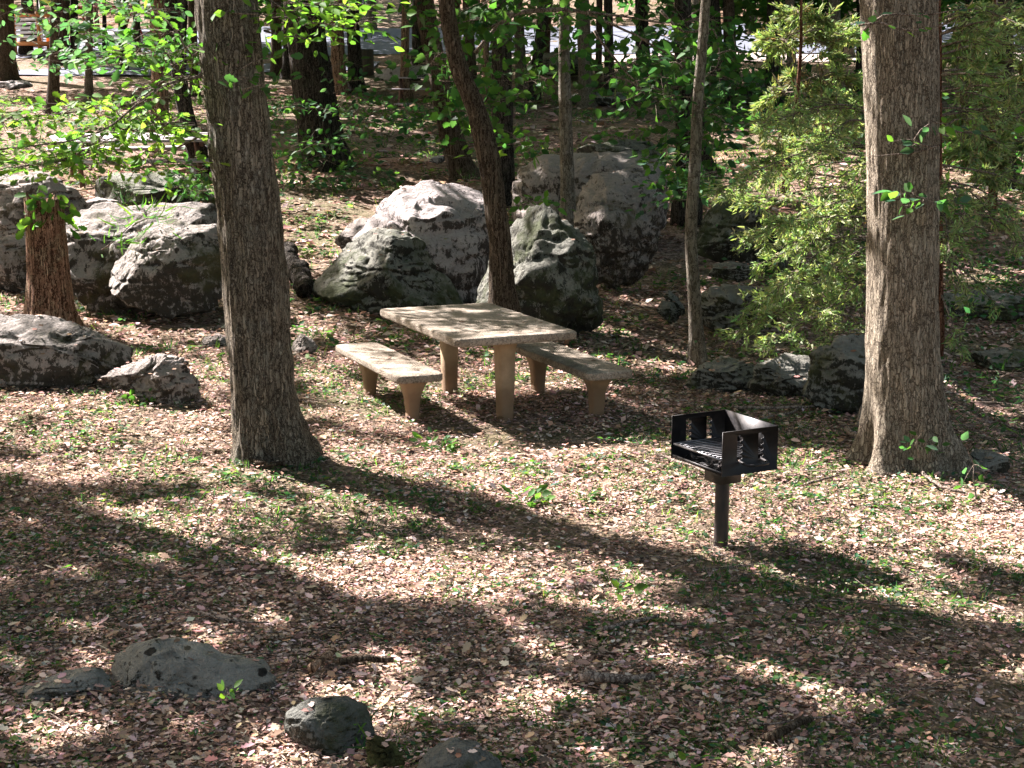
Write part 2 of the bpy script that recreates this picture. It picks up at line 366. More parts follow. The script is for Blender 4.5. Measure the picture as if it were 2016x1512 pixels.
# ------------------------------------------------------------------ ground, road
def sheet(name, xs, ys, mat, lift=0, warp=None):
    X, Y = np.meshgrid(xs, ys); 
    if warp is not None: X, Y = warp(X, Y)
    V = np.stack([X, Y, gz(X, Y)+lift], -1); n, m = X.shape; idx = np.arange(n*m).reshape(n, m)
    q = np.stack([idx[:-1, :-1], idx[:-1, 1:], idx[1:, 1:], idx[1:, :-1]], -1).reshape(-1, 4)
    o = npmesh(name, V.reshape(-1, 3), [q], mat, None, None, True, (0, 0, 0)); o['kind'] = 'structure'; return o
xs = np.concatenate([np.linspace(-160, -12, 60), np.linspace(-11.8, 11.8, 200), np.linspace(12, 160, 60)])
ys = np.concatenate([np.linspace(-12, 4.5, 25), np.linspace(4.6, 28, 260), np.linspace(28.3, 80, 130), np.linspace(82, 220, 50)])
sheet('ground', xs, ys, GROUND)
tt = np.linspace(0, 1, 7)
def road_warp(X, Y): return X, 63 + Y*13 + 1.5*np.sin(X*.05) - .0*X
xr = np.linspace(-60, 70, 120)
sheet('road', xr, tt, ROADM, .05, road_warp)
def sh_warp(X, Y): return X, 59.2 + Y*3.6 + 1.5*np.sin(X*.05)
sheet('road_shoulder', np.linspace(-2, 45, 60), tt, SHOULDER, .03, sh_warp)
def drive_warp(X, Y): return X, 51 + (X+22)*.25 + Y*4.2
sheet('driveway', np.linspace(-34, -5, 40), tt, ROADM, .05, drive_warp)

# ------------------------------------------------------------------ leaves
def halves(h, z):
    h = np.array(h, float); n = len(h); L = h[1:-1]*[-1, 1]
    V = np.concatenate([h, L]); Z = np.abs(V[:, 0])*z
    V = np.concatenate([V, Z[:, None]], 1)
    return V, [list(range(n)), [n-1] + list(range(2*n-3, n-1, -1)) + [0]]
T_RHOMB = halves([(0, 0), (.3, .45), (0, 1)], .35)
T_OVATE = halves([(0, 0), (.2, .2), (.29, .5), (.14, .82), (0, 1)], .3)
T_OAK = halves([(0, 0), (.04, .12), (.16, .24), (.12, .34), (.27, .46), (.2, .56), (.3, .7), (.2, .8), (.16, .92), (0, 1)], .25)
T_MAPLE = halves([(0, 0), (.2, .0), (.32, .14), (.3, .28), (.42, .42), (.26, .5), (.24, .66), (.12, .74), (0, 1)], .25)
T_DEAD = halves([(0, 0), (.08, .12), (.22, .26), (.17, .42), (.27, .6), (.16, .82), (0, 1)], .5)
T_LOBED = halves([(0, 0), (.07, .14), (.2, .24), (.15, .36), (.3, .5), (.2, .62), (.26, .76), (.13, .86), (0, 1)], .65)
MOSS = simple('green_moss', [(.02, .02, .01), (.045, .045, .018), (.08, .09, .03)], 22, .03, .95, 0, .1)
def curl(t, k):
    v = t[0].copy(); v[:, 2] += k*(v[:, 1]-.45)**2 - .12*k*np.abs(v[:, 0]); return (v, t[1])
T_DEAD = curl(T_DEAD, .35); T_LOBED = curl(T_LOBED, .5)
T_STRIP = (np.array([(-.03, 0, 0), (.03, 0, 0), (.035, .5, .06), (0, 1, 0), (-.035, .5, .06)]), [[0, 1, 2, 3, 4]])
T_BLADE = (np.array([(-.06, 0, 0), (.06, 0, 0), (.045, .55, .1), (0, 1, .38), (-.045, .55, .1)]), [[0, 1, 2, 4], [4, 2, 3]])
T_NEEDLE = (np.array([(-.13, 0, 0), (.13, 0, .03), (.09, .6, 0), (0, 1, .05), (-.09, .6, .03)]), [[0, 1, 2, 3, 4]])
def leafset(P, D, U, S, T):
    P = np.asarray(P, float); D = unit(D); X = unit(np.cross(D, U)); N = np.cross(X, D)
    tv, tf = T; S = np.broadcast_to(np.asarray(S, float), (len(P),))
    V = P[:, None] + S[:, None, None]*(X[:, None]*tv[None, :, 0, None] + D[:, None]*tv[None, :, 1, None] + N[:, None]*tv[None, :, 2, None])
    k = len(tv); off = (np.arange(len(P))*k)[:, None]
    F = [off + np.array(f)[None] for f in tf]
    return V.reshape(-1, 3), F, k
def pal(n, cols, jit=.25):
    c = np.array(cols, float)[rng.integers(0, len(cols), n)]
    return np.clip(c*(1 + jit*rng.standard_normal((n, 1))*.6)*(1 + .08*rng.standard_normal((n, 3))), .005, .9)
def add_leaves(mb, P, D, U, S, T, cols, jit=.3):
    if len(P) == 0: return
    V, F, k = leafset(P, D, U, S, T)
    c = cols if isinstance(cols, np.ndarray) and cols.shape == (len(P), 3) else pal(len(P), cols, jit)
    for f in F: mb.F.setdefault(f.shape[1], []).append(f + mb.n)
    mb.V.append(V); mb.n += len(V); mb.T.append(np.repeat(c, k, 0))
GREEN_DARK = [(.028, .075, .022), (.035, .09, .028), (.05, .11, .035), (.03, .085, .04)]
GREEN_MID = [(.05, .12, .03), (.065, .15, .035), (.045, .12, .045)]
GREEN_LIGHT = [(.085, .19, .035), (.11, .22, .04), (.07, .17, .04)]
GREEN_BLUE = [(.05, .12, .075), (.06, .14, .085), (.045, .11, .06)]

# sun-lit patches of the photograph: polygons on the ground in photo pixels, with the share of sun
LIT = [([(-600, 955), (640, 950), (1100, 1060), (1500, 1150), (2300, 1260), (2300, 1700), (-600, 1700)], .34),
       ([(1190, 520), (1330, 430), (1560, 400), (1700, 450), (1720, 860), (1500, 845), (1330, 770), (1190, 650)], .07),
       ([(620, 140), (1900, 140), (1900, 265), (1500, 270), (1300, 300), (900, 300), (640, 330)], .14),
       ([(-300, 140), (560, 140), (560, 330), (-300, 330)], .2),
       ([(1850, 560), (2300, 560), (2300, 1000), (2016, 985), (1880, 930)], .06),
       ([(-400, 770), (250, 780), (440, 780), (480, 890), (640, 930), (560, 975), (300, 960), (-400, 975)], .97),
       ([(600, 850), (850, 880), (1050, 885), (1330, 872), (1560, 872), (1700, 905), (1880, 960), (2300, 1040), (2300, 1180), (2016, 1140), (1600, 1110), (1480, 1085), (1290, 1075), (1100, 1035), (860, 958), (640, 925)], .99),
       ([(1080, 1050), (1300, 1100), (1500, 1120), (1900, 1210), (2300, 1280), (2300, 1215), (1600, 1105), (1300, 1060)], .95),
       ([(640, 985), (860, 1050), (1130, 1140), (1400, 1200), (1300, 1240), (1000, 1195), (760, 1090)], .75),
       ([(650, 1200), (1000, 1195), (1010, 1290), (760, 1290)], .6),
       ([(1180, 1370), (1700, 1370), (1950, 1450), (1300, 1440)], .6),
       ([(0, 1180), (560, 1200), (560, 1300), (0, 1300)], .4),
       ([(590, 385), (800, 385), (770, 440), (660, 470), (640, 540), (560, 520)], .95),
       ([(150, 640), (460, 700), (460, 750), (260, 720)], .7),
       ([(580, 690), (720, 760), (900, 830), (940, 880), (700, 850), (600, 760)], .85),
       ([(760, 820), (900, 790), (1000, 850), (1330, 840), (1330, 880), (940, 890)], .93),
       ([(1040, 590), (1180, 600), (1400, 720), (1300, 730)], .33),
       ([(-200, 550), (60, 560), (60, 620), (-200, 620)], .95),
       ([(1400, 270), (1560, 270), (1560, 330), (1420, 330)], .85),
       ([(1830, 310), (2300, 310), (2300, 370), (1830, 370)], .75),
       ([(1000, 20), (2300, 20), (2300, 120), (1000, 120)], .6),
       ([(-200, 0), (330, 0), (330, 110), (-200, 110)], .7),
       ([(640, 232), (860, 232), (860, 262), (640, 262)], .6),
       ([(100, 250), (430, 250), (430, 345), (100, 345)], .6)]
SPH = []          # (x, y, z, radius, share of sun) of things the photograph shows lit
def lit_at(px, py, Y, r, p): SPH.append((*at(px, py, Y), r, p))
def inpoly(px, py, poly):
    r = np.zeros(len(px), bool); n = len(poly); j = n-1
    for i in range(n):
        xi, yi = poly[i]; xj, yj = poly[j]
        c = ((yi > py) != (yj > py)) & (px < (xj-xi)*(py-yi)/((yj-yi) if yj != yi else 1e-9)+xi)
        r ^= c; j = i
    return r
def shade_keep(P, base=.2):
    """which canopy leaves stay, so that the sun reaches the ground where the photograph shows it does"""
    S = SUN_DIR; t = P[:, 2].copy()
    for _ in range(3):
        G = P + S*t[:, None]; t = t + (G[:, 2]-gz(G[:, 0], G[:, 1]))
    G = P + S*t[:, None]
    px, py = project(G); prob = np.full(len(P), base)
    vis = G[:, 1] > 3
    for poly, p in LIT: prob = np.where(vis & inpoly(px, py, poly), np.maximum(prob, p) if p > .31 else p, prob)
    n = 1/(1+np.exp(-(fbm(np.stack([(G[:, 0]*.65+G[:, 1]*.76)*4.2, (G[:, 0]*.76-G[:, 1]*.65)*2.1, G[:, 0]*0], -1), 21, 4)-.5)/.062))
    keep = n > prob
    d = unit(S)
    for x, y, z, r, p in SPH:
        q = np.array([x, y, z]) - P; along = q @ d; dist = np.linalg.norm(q - along[:, None]*d, axis=1)
        hit = (along > 0) & (dist < r)
        n2 = 1/(1+np.exp(-(fbm((P + along[:, None]*d)*(4.0 if r > .65 else 8.0), 5, 2)-.5)/.08))
        keep &= ~(hit & (n2 < p))
    return keep
def rand_dirs(n, up=.5):
    U = rng.standard_normal((n, 3))*[.6, .6, .35] + [0, 0, up]; D = rng.standard_normal((n, 3))*[1, 1, .35] + [0, 0, -.15]
    return D, U
def crown(parent, c, rad, nclump, per, size, cols, base=.2, tmpl=T_RHOMB, shade=True):
    c = np.array(c, float); u = unit(rng.standard_normal((nclump, 3)))*rng.random((nclump, 1))**.45
    C = c + u*np.array(rad)
    r = np.repeat(rng.uniform(.45, .95, nclump), per)
    P = np.repeat(C, per, 0) + rng.standard_normal((nclump*per, 3))*r[:, None]*[.6, .6, .3]
    if shade: P = P[shade_keep(P, base)]
    px, py = project(P); inframe = (P[:, 1] > 1) & (px > -60) & (px < 2076) & (py > -25) & (P[:, 1] < 40)
    P = P[~inframe]
    D, U = rand_dirs(len(P)); mb = MB()
    add_leaves(mb, P, D, U, rng.uniform(.75, 1.25, len(P))*size, tmpl, cols)
    return mb.build('crown', LEAF, parent, False, True) if mb.n else None

# ------------------------------------------------------------------ trees
def bark_tube(path, rad, step, n, ridges=0.0, flare=0.0, flare_h=.6, zb=0.0, seed=0, lobes=0):
    P, r = resample(path, rad, step)
    if flare: r = r*(1 + flare*np.exp(-np.maximum(P[:, 2]-zb, 0)/flare_h*2.2))
    V, F = tube(P, r, n, True); V = V.reshape(len(P), n, 3); C = P[:, None]
    d = V - C; rr = np.linalg.norm(d, axis=-1, keepdims=True); u = d/np.maximum(rr, 1e-6)
    q = np.concatenate([u[..., :2]*rr*9, (V[..., 2:3])*1.6], -1)
    k = 1 + .16*(fbm(np.concatenate([u[..., :2]*1.3, V[..., 2:3]*.55], -1), seed, 2)[..., None]-.5)
    if lobes:
        a = np.arctan2(u[..., 1], u[..., 0])[..., None]; h = np.exp(-np.maximum(V[..., 2:3]-zb, 0)/flare_h*1.5)
        k = k + h*(.26*np.cos(lobes*a + seed + 1.2*np.sin(2*a)) + .14*np.cos((lobes+2)*a + 2*seed))
    k = k + ridges*(np.abs(fbm(q*2.0, seed+4, 2)[..., None]-.5)*2 - .35)
    V = C + d*k
    return V.reshape(-1, 3), F
ALLTREES = []
def tree(name, label, pts, ws, mat, H=9, base=None, group=None, n=14, step=.25, ridges=.12, flare=.35, flare_h=.5, lobes=0, crown_=None, Y=None, top_r=.35, limbs=3, seed=None, bend=0.0):
    """pts: trunk centre line in photo pixels from the foot up, ws: widths in px there"""
    if Y is None:
        g = ground(*pts[0]); Y = g[1]
    else: g = at(*pts[0], Y)
    seed = seed if seed is not None else len(ALLTREES)*7+1
    P = [at(px, py, Y) for px, py in pts]; r = [w/2*Y/FPX for w in ws]
    zb = P[0][2]; P.insert(0, P[0] + [0, 0, -.35]); r.insert(0, r[0]*1.05)
    d = P[-1]-P[-2]; d = unit(d)
    if d[2] < .75: d = unit(d + [0, 0, .8])
    k = 4; h0 = P[-1][2]; top = max(H, h0+1); w = rng.uniform(-.06, .06, 2)
    q = P[-1].copy(); r0 = r[-1]
    for i in range(1, k+1):
        q = q + d*(top-h0)/k + [w[0]*i*.8, w[1]*i*.8 + bend*i, 0]; P.append(q.copy()); r.append(r0*(1-(1-top_r)*i/k))
    t = thing(name, label, 'tree', (P[1][0], P[1][1], float(gz(P[1][0], P[1][1]))), group)
    V, F = bark_tube(P, r, step, n, ridges, flare, flare_h, zb, seed, lobes)
    npmesh('trunk', V, F, mat, t, None, True)
    for i in range(limbs):
        s = P[-1-(i % 3)] ; a = rng.uniform(0, 6.28); L = rng.uniform(1.5, 3)
        e = s + [math.cos(a)*L, math.sin(a)*L, L*.6]; m = (s+e)/2 + [0, 0, .25]
        V, F = bark_tube([s, m, e], [r0*.45, r0*.3, r0*.1], .4, 8, .05, seed=seed+i)
        npmesh('limb', V, F, mat, t, None, True)
    if crown_ is not None:
        off, rad, nc, per, size, cols, bs = crown_
        crown(t, P[-1]+np.array(off), rad, nc, per, size, cols, bs)
    ALLTREES.append(t)
    t_path = np.array(P)
    return t, t_path, Y
def foliage(parent, twigs, n, spread, size, tmpl, cols, up=.7, name='foliage', mat=None, twr=.006, flat=.35, twigmat=None, hang=.1):
    """leaves along twig polylines (world points); every twig is a branch part of its own"""
    mb = MB()
    for k, tw_ in enumerate(twigs):
        tb = MB()
        P, _ = resample(tw_, [1]*len(tw_), .08)
        P = P + (fbm(P*7, 3, 2)[:, None]-.5)*.05*np.linspace(0, 1, len(P))[:, None]
        tb.tube(P, np.linspace(twr*1.4, twr*.35, len(P)), 6)
        m = n if isinstance(n, int) else n[k]
        i = rng.integers(len(P)//5, len(P), m); off = rng.standard_normal((m, 3))*spread*[1, 1, flat]
        Q = P[i] + off; D = unit(off*[1, 1, .6]) + unit(P[np.minimum(i+1, len(P)-1)]-P[np.maximum(i-1, 0)])*.5 + rng.standard_normal((m, 3))*.4 - [0, 0, hang]
        U = rng.standard_normal((m, 3))*.55 + [0, -.35, up]
        add_leaves(mb, Q, D, U, rng.uniform(.65, 1.2, m)*size, tmpl, cols)
        for j in range(0, m, 3): tb.tube([P[i[j]], (P[i[j]]+Q[j])/2 + [0, 0, .01], Q[j]], [twr*.4, twr*.3, twr*.2], 4, False)
        tb.build('branch', twigmat or BARK_TWIG, parent, True)
    return mb.build(name, mat or LEAF, parent, False, True)
def tw(Y, *pts, dY=0.0):
    n = len(pts); return [at(x, y, Y + dY*i/max(1, n-1)) for i, (x, y) in enumerate(pts)]

# ------------------------------------------------------------------ sunlit things (the canopy leaves gaps for them)
TD = {}
for a in [(110, 250, 10.2, .8, .8), (250, 240, 10.2, .7, .8), (330, 110, 10.2, .6, .7), (30, 300, 10.2, .8, .8), (600, 50, 10.6, .7, .9), (160, 330, 10.3, .6, .6),
          (1560, 260, 14.2, .6, .85), (1540, 450, 14, .7, .85), (1560, 590, 13.5, .6, .85), (1640, 400, 14, .7, .85), (1600, 690, 13, .5, .85), (1570, 100, 22, 1.2, .7),
          (1720, 200, 10.4, .5, .75), (1720, 420, 10.4, .5, .7), (1740, 610, 10.4, .5, .7), (1730, 780, 10.4, .45, .55), (1750, 30, 10.4, .5, .7),
          
          (100, 530, 16.8, .6, .6), (330, 715, 13.6, .5, .9), (230, 745, 13.4, .4, .9), (120, 650, 14.6, .5, .6), (1270, 300, 25, .8, .55), (1040, 380, 24, .5, .6), (1180, 360, 21, .5, .4),
          (850, 650, 12.9, .5, .3), (980, 660, 12.3, .5, .3), (1000, 620, 13.2, .6, .3), (800, 730, 12, .45, .5), (840, 745, 11.9, .3, .9), (1150, 700, 12.6, .5, .6), (1220, 730, 12.1, .35, .6),
          (1830, 250, 10.0, .5, .8), (1810, 390, 10, .5, .8), (1310, 340, 20, .7, .8), (1320, 390, 20, .5, .7), (665, 100, 33, .8, .8), (310, 200, 30, .7, .7), (800, 100, 40, .6, .7),
          (480, 560, 10.5, .35, .55), (480, 700, 10.5, .3, .5), (620, 260, 25, 1, .5), (1400, 830, 8.3, .35, .9), (1480, 830, 8.3, .35, .8), (1425, 1000, 8.2, .3, .9),
          (260, 440, 16.6, .4, .9), (95, 420, 15.9, .35, .9), (1150, 40, 18, .8, .5), (420, 300, 27, .8, .6)]: lit_at(*a)

# ------------------------------------------------------------------ picnic table and benches (cast concrete)
TA = 0.408; TE = np.array([math.cos(TA), math.sin(TA), 0]); TN = np.array([-math.sin(TA), math.cos(TA), 0]); T0 = np.array([-.428, 11.488, 0])
def tl(e, n, z=0): return T0 + TE*e + TN*n + [0, 0, z]
def slab(w, l, th, corner, ch, seed, n=150):
    """rounded pebbled slab centred on its own origin, top at z=0; local x=w, y=l"""
    ang = []; pts = []
    for cx, cy, a0 in ((1, 1, 0), (-1, 1, 90), (-1, -1, 180), (1, -1, 270)):
        for a in np.linspace(a0, a0+90, 9): pts.append((cx*(w/2-corner)+corner*math.cos(R(a)), cy*(l/2-corner)+corner*math.sin(R(a))))
    pts.append(pts[0]); P = np.array(pts); s = np.r_[0, np.cumsum(np.linalg.norm(np.diff(P, axis=0), axis=1))]
    t = np.linspace(0, s[-1], n, endpoint=False); O = np.stack([np.interp(t, s, P[:, 0]), np.interp(t, s, P[:, 1])], 1)
    rings = []
    for f in np.linspace(.04, 1, 14)[:-1]: rings.append((f, 0.0, 0))
    prof = [(ch*.9, 0), (ch*.35, ch*.12), (ch*.05, ch*.5), (0, ch), (0, th*.45), (0, th*.7), (ch*.1, th-ch*.4), (ch*.6, th)]
    V = []
    c = np.array([w/2, l/2])
    for f, _, _ in rings: V.append(np.concatenate([O*f*(1-ch/w*1.5), np.zeros((n, 1))], 1))
    for ins, z in prof: V.append(np.concatenate([O*(1-ins/c), np.full((n, 1), -z)], 1))
    V.append(np.concatenate([O*.5, np.full((n, 1), -th)], 1)); V.append(np.concatenate([O*.03, np.full((n, 1), -th)], 1))
    m = len(V); V = np.concatenate(V); u = V*[1, 1, 0]; nrm = unit(V - [0, 0, -th/2]*1)
    d = (fbm(V*45, seed, 2)-.5)*.009 + (fbm(V*8, seed+2, 2)-.5)*.012
    edge = smooth(.0, 1, np.abs(V[:, 2])/th*6)
    V = V + unit(u + [0, 0, 1e-6])*(d*edge)[:, None] + [[0, 0, 1]]*((fbm(V*30, seed+5, 2)-.5)*.006*(1-edge))[:, None]
    idx = np.arange(m*n).reshape(m, n)
    q = np.stack([idx[:-1], idx[1:], np.roll(idx, -1, 1)[1:], np.roll(idx, -1, 1)[:-1]], -1).reshape(-1, 4)
    return V, [q, idx[0][None], idx[-1][::-1][None]]
def place(V, o, z, a=TA, tilt=(0, 0)):
    c, s = math.cos(a), math.sin(a); V = V.copy(); V[:, 2] += V[:, 0]*tilt[0] + V[:, 1]*tilt[1]
    return np.stack([V[:, 0]*c - V[:, 1]*s + o[0], V[:, 0]*s + V[:, 1]*c + o[1], V[:, 2]+z], 1)
def pedestal(wb, wt, wf, db, dt, df, h, fl, bev, n=7):
    """tapering leg with a flared head; local z from 0 to h; widths along x, depths along y; bevelled corners"""
    zs = np.concatenate([np.linspace(-.25, h-fl, n), h-fl+fl*np.array([.25, .5, .7, .85, .95, 1])]); V = []
    for z in zs:
        t = max(0, min(1, z/(h-fl))); f = max(0, (z-(h-fl))/fl); g = 1-math.sqrt(max(0, 1-f*f)) if f < 1 else 1
        g = .35*f + .65*g
        x = (wb+(wt-wb)*t)*(1-g) + wf*g; y = (db+(dt-db)*t)*(1-g) + df*g; x /= 2; y /= 2; b = bev
        V.append([(x-b, -y, z), (x, -y+b, z), (x, y-b, z), (x-b, y, z), (-x+b, y, z), (-x, y-b, z), (-x, -y+b, z), (-x+b, -y, z)])
    V = np.array(V); m = len(V); idx = np.arange(m*8).reshape(m, 8)
    q = np.stack([idx[:-1], np.roll(idx, -1, 1)[:-1], np.roll(idx, -1, 1)[1:], idx[1:]], -1).reshape(-1, 4)
    return V.reshape(-1, 3), [q, idx[0][::-1][None], idx[-1][None]]
tb_c = tl(.5175, .92)
t = thing('picnic_table', 'square-edged pebbled concrete picnic table between its two benches', 'table', (tb_c[0], tb_c[1], 0))
V, F = slab(1.04, 1.85, .066, .05, .018, 1, 260); npmesh('table_top', place(V, tb_c, .745), F, CONC, t, None, True)
for n_ in (.27, 1.5):
    V, F = pedestal(.105, .135, .2, .13, .155, .23, .68, .085, .016); npmesh('leg', place(V, tl(.52, n_), 0), F, CONC_LEG, t)
def bench(label, e0, e1, n0, n1, top, zl, legs, seed, tilt=(0, 0)):
    c = tl((e0+e1)/2, (n0+n1)/2); b = thing('picnic_bench', label, 'bench', (c[0], c[1], zl), 'concrete benches beside the picnic table')
    V, F = slab(e1-e0, n1-n0, .062, .06, .018, seed, 220); npmesh('seat', place(V, c, top, TA, tilt), F, CONC, b, None, True)
    for n_ in legs:
        V, F = pedestal(.09, .115, .27, .1, .12, .24, top-.062-zl, .15, .012); npmesh('leg', place(V, tl((e0+e1)/2, n_), zl), F, CONC_LEG, b)
bench('pale sunlit concrete bench on the leaning-oak side of the picnic table', -.37, .02, .3, 2.0, .43, .1, (.52, 1.6), 5)
bench('concrete bench with a green-stained side at the boulder side of the picnic table', 1.05, 1.46, -.17, 1.65, .43, 0, (.1, 1.25), 9)

# ------------------------------------------------------------------ barbecue grill
GA = 0.486; GE = np.array([math.cos(GA), math.sin(GA), 0]); GN = np.array([-math.sin(GA), math.cos(GA), 0]); G0 = np.array([1.165, 8.213, 0])
GB = float(gz(*(G0+GN*.254+GE*.19)[:2])); ZT = .757
def gl(e, n, z): return G0 + GE*e + GN*n + np.array([0, 0, z])
MG = np.stack([GE, GN, [0, 0, 1]], 1)
gc = gl(.19, .254, GB); g = thing('barbecue_grill', 'black steel park barbecue grill on a post in the sunlit clearing', 'grill', gc)
def plate(n0, th):
    W, Hh = .381, .254; out = [(0, 0), (W, 0), (W, Hh), (0, Hh)]; holes = []
    for x in (.1, .245):
        h = [(x, .075), (x+.022, .075)]
        for zc in (.095, .13, .165, .2, .228):
            if zc < .22:
                h += [(x+.022, zc-.006)] + [(x+.026+.013*math.sin(a), zc+.004-.012*math.cos(a)) for a in np.linspace(.2, math.pi-.2, 7)] + [(x+.022, zc+.014)]
        h += [(x+.022, .226), (x, .226)]; holes.append(h)
    loops = [[Vector((p[0], p[1], 0)) for p in l] for l in [out]+holes]
    tri = tessellate_polygon(loops); P = np.array([[v.x, v.y] for l in loops for v in l]); k = len(P)
    V = np.concatenate([[gl(p[0], n0-th/2, ZT-.254+p[1]) for p in P], [gl(p[0], n0+th/2, ZT-.254+p[1]) for p in P]])
    tri = np.array(tri); F = [tri, tri[:, ::-1]+k]; s = 0; side = []
    for l in loops:
        m = len(l); i = np.arange(m)+s; j = np.roll(i, -1); side.append(np.stack([i, j, j+k, i+k], 1)); s += m
    return V, F + [np.concatenate(side)]
for n0 in (.003, .505):
    V, F = plate(n0, .005); npmesh('side_panel', V, F, STEEL, g)
MB().box(gl(.3785, .254, ZT-.127), (.005, .496, .254), MG).build('back_panel', STEEL, g)
tr = MB().box(gl(.19, .254, ZT-.245), (.372, .496, .005), MG).box(gl(.006, .254, ZT-.238), (.006, .496, .018), MG).build('fire_tray', STEEL, g)
gr = MB(); zb = ZT-.165
gr.tube([gl(.012, -.0+.012, zb), gl(.012, .494, zb)], .0075, 8); gr.tube([gl(.36, .012, zb), gl(.36, .494, zb)], .0055, 8)
for k in range(13): gr.tube([gl(.012, .035+k*.0365, zb+.006), gl(.36, .035+k*.0365, zb+.006)], .0048, 6)
gr.build('grate', STEEL_BAR, g, True)
for n0, s_ in ((.0, -1), (.508, 1)):
    hp = [gl(.12, n0, ZT-.178), gl(.12, n0+s_*.05, ZT-.185), gl(.13, n0+s_*.075, ZT-.188), gl(.16, n0+s_*.08, ZT-.188), gl(.23, n0+s_*.08, ZT-.188), gl(.26, n0+s_*.075, ZT-.188), gl(.27, n0+s_*.05, ZT-.185), gl(.27, n0, ZT-.178)]
    MB().tube(hp, .008, 8).build('handle', STEEL, g, True)
MB().box(gl(.19, .254, ZT-.305), (.15, .15, .1), MG).build('sleeve', STEEL_COLLAR, g)
pb = MB(); pz = np.linspace(GB-.3, ZT-.3, 12); pb.tube([gl(.19, .254, z) for z in pz], .0415, 28); pb.build('post', STEEL_POST, g, True)
cm = MB(); 
for k in range(46):
    s = rng.uniform(.012, .028); c = gl(rng.uniform(.04, .34), rng.uniform(.06, .45), ZT-.24+s*.5)
    q = unit(rng.standard_normal((3, 3))); cm.box(c, (s*1.4, s, s), q)
co = cm.build('charcoal', CHAR, g); co['kind'] = 'stuff'

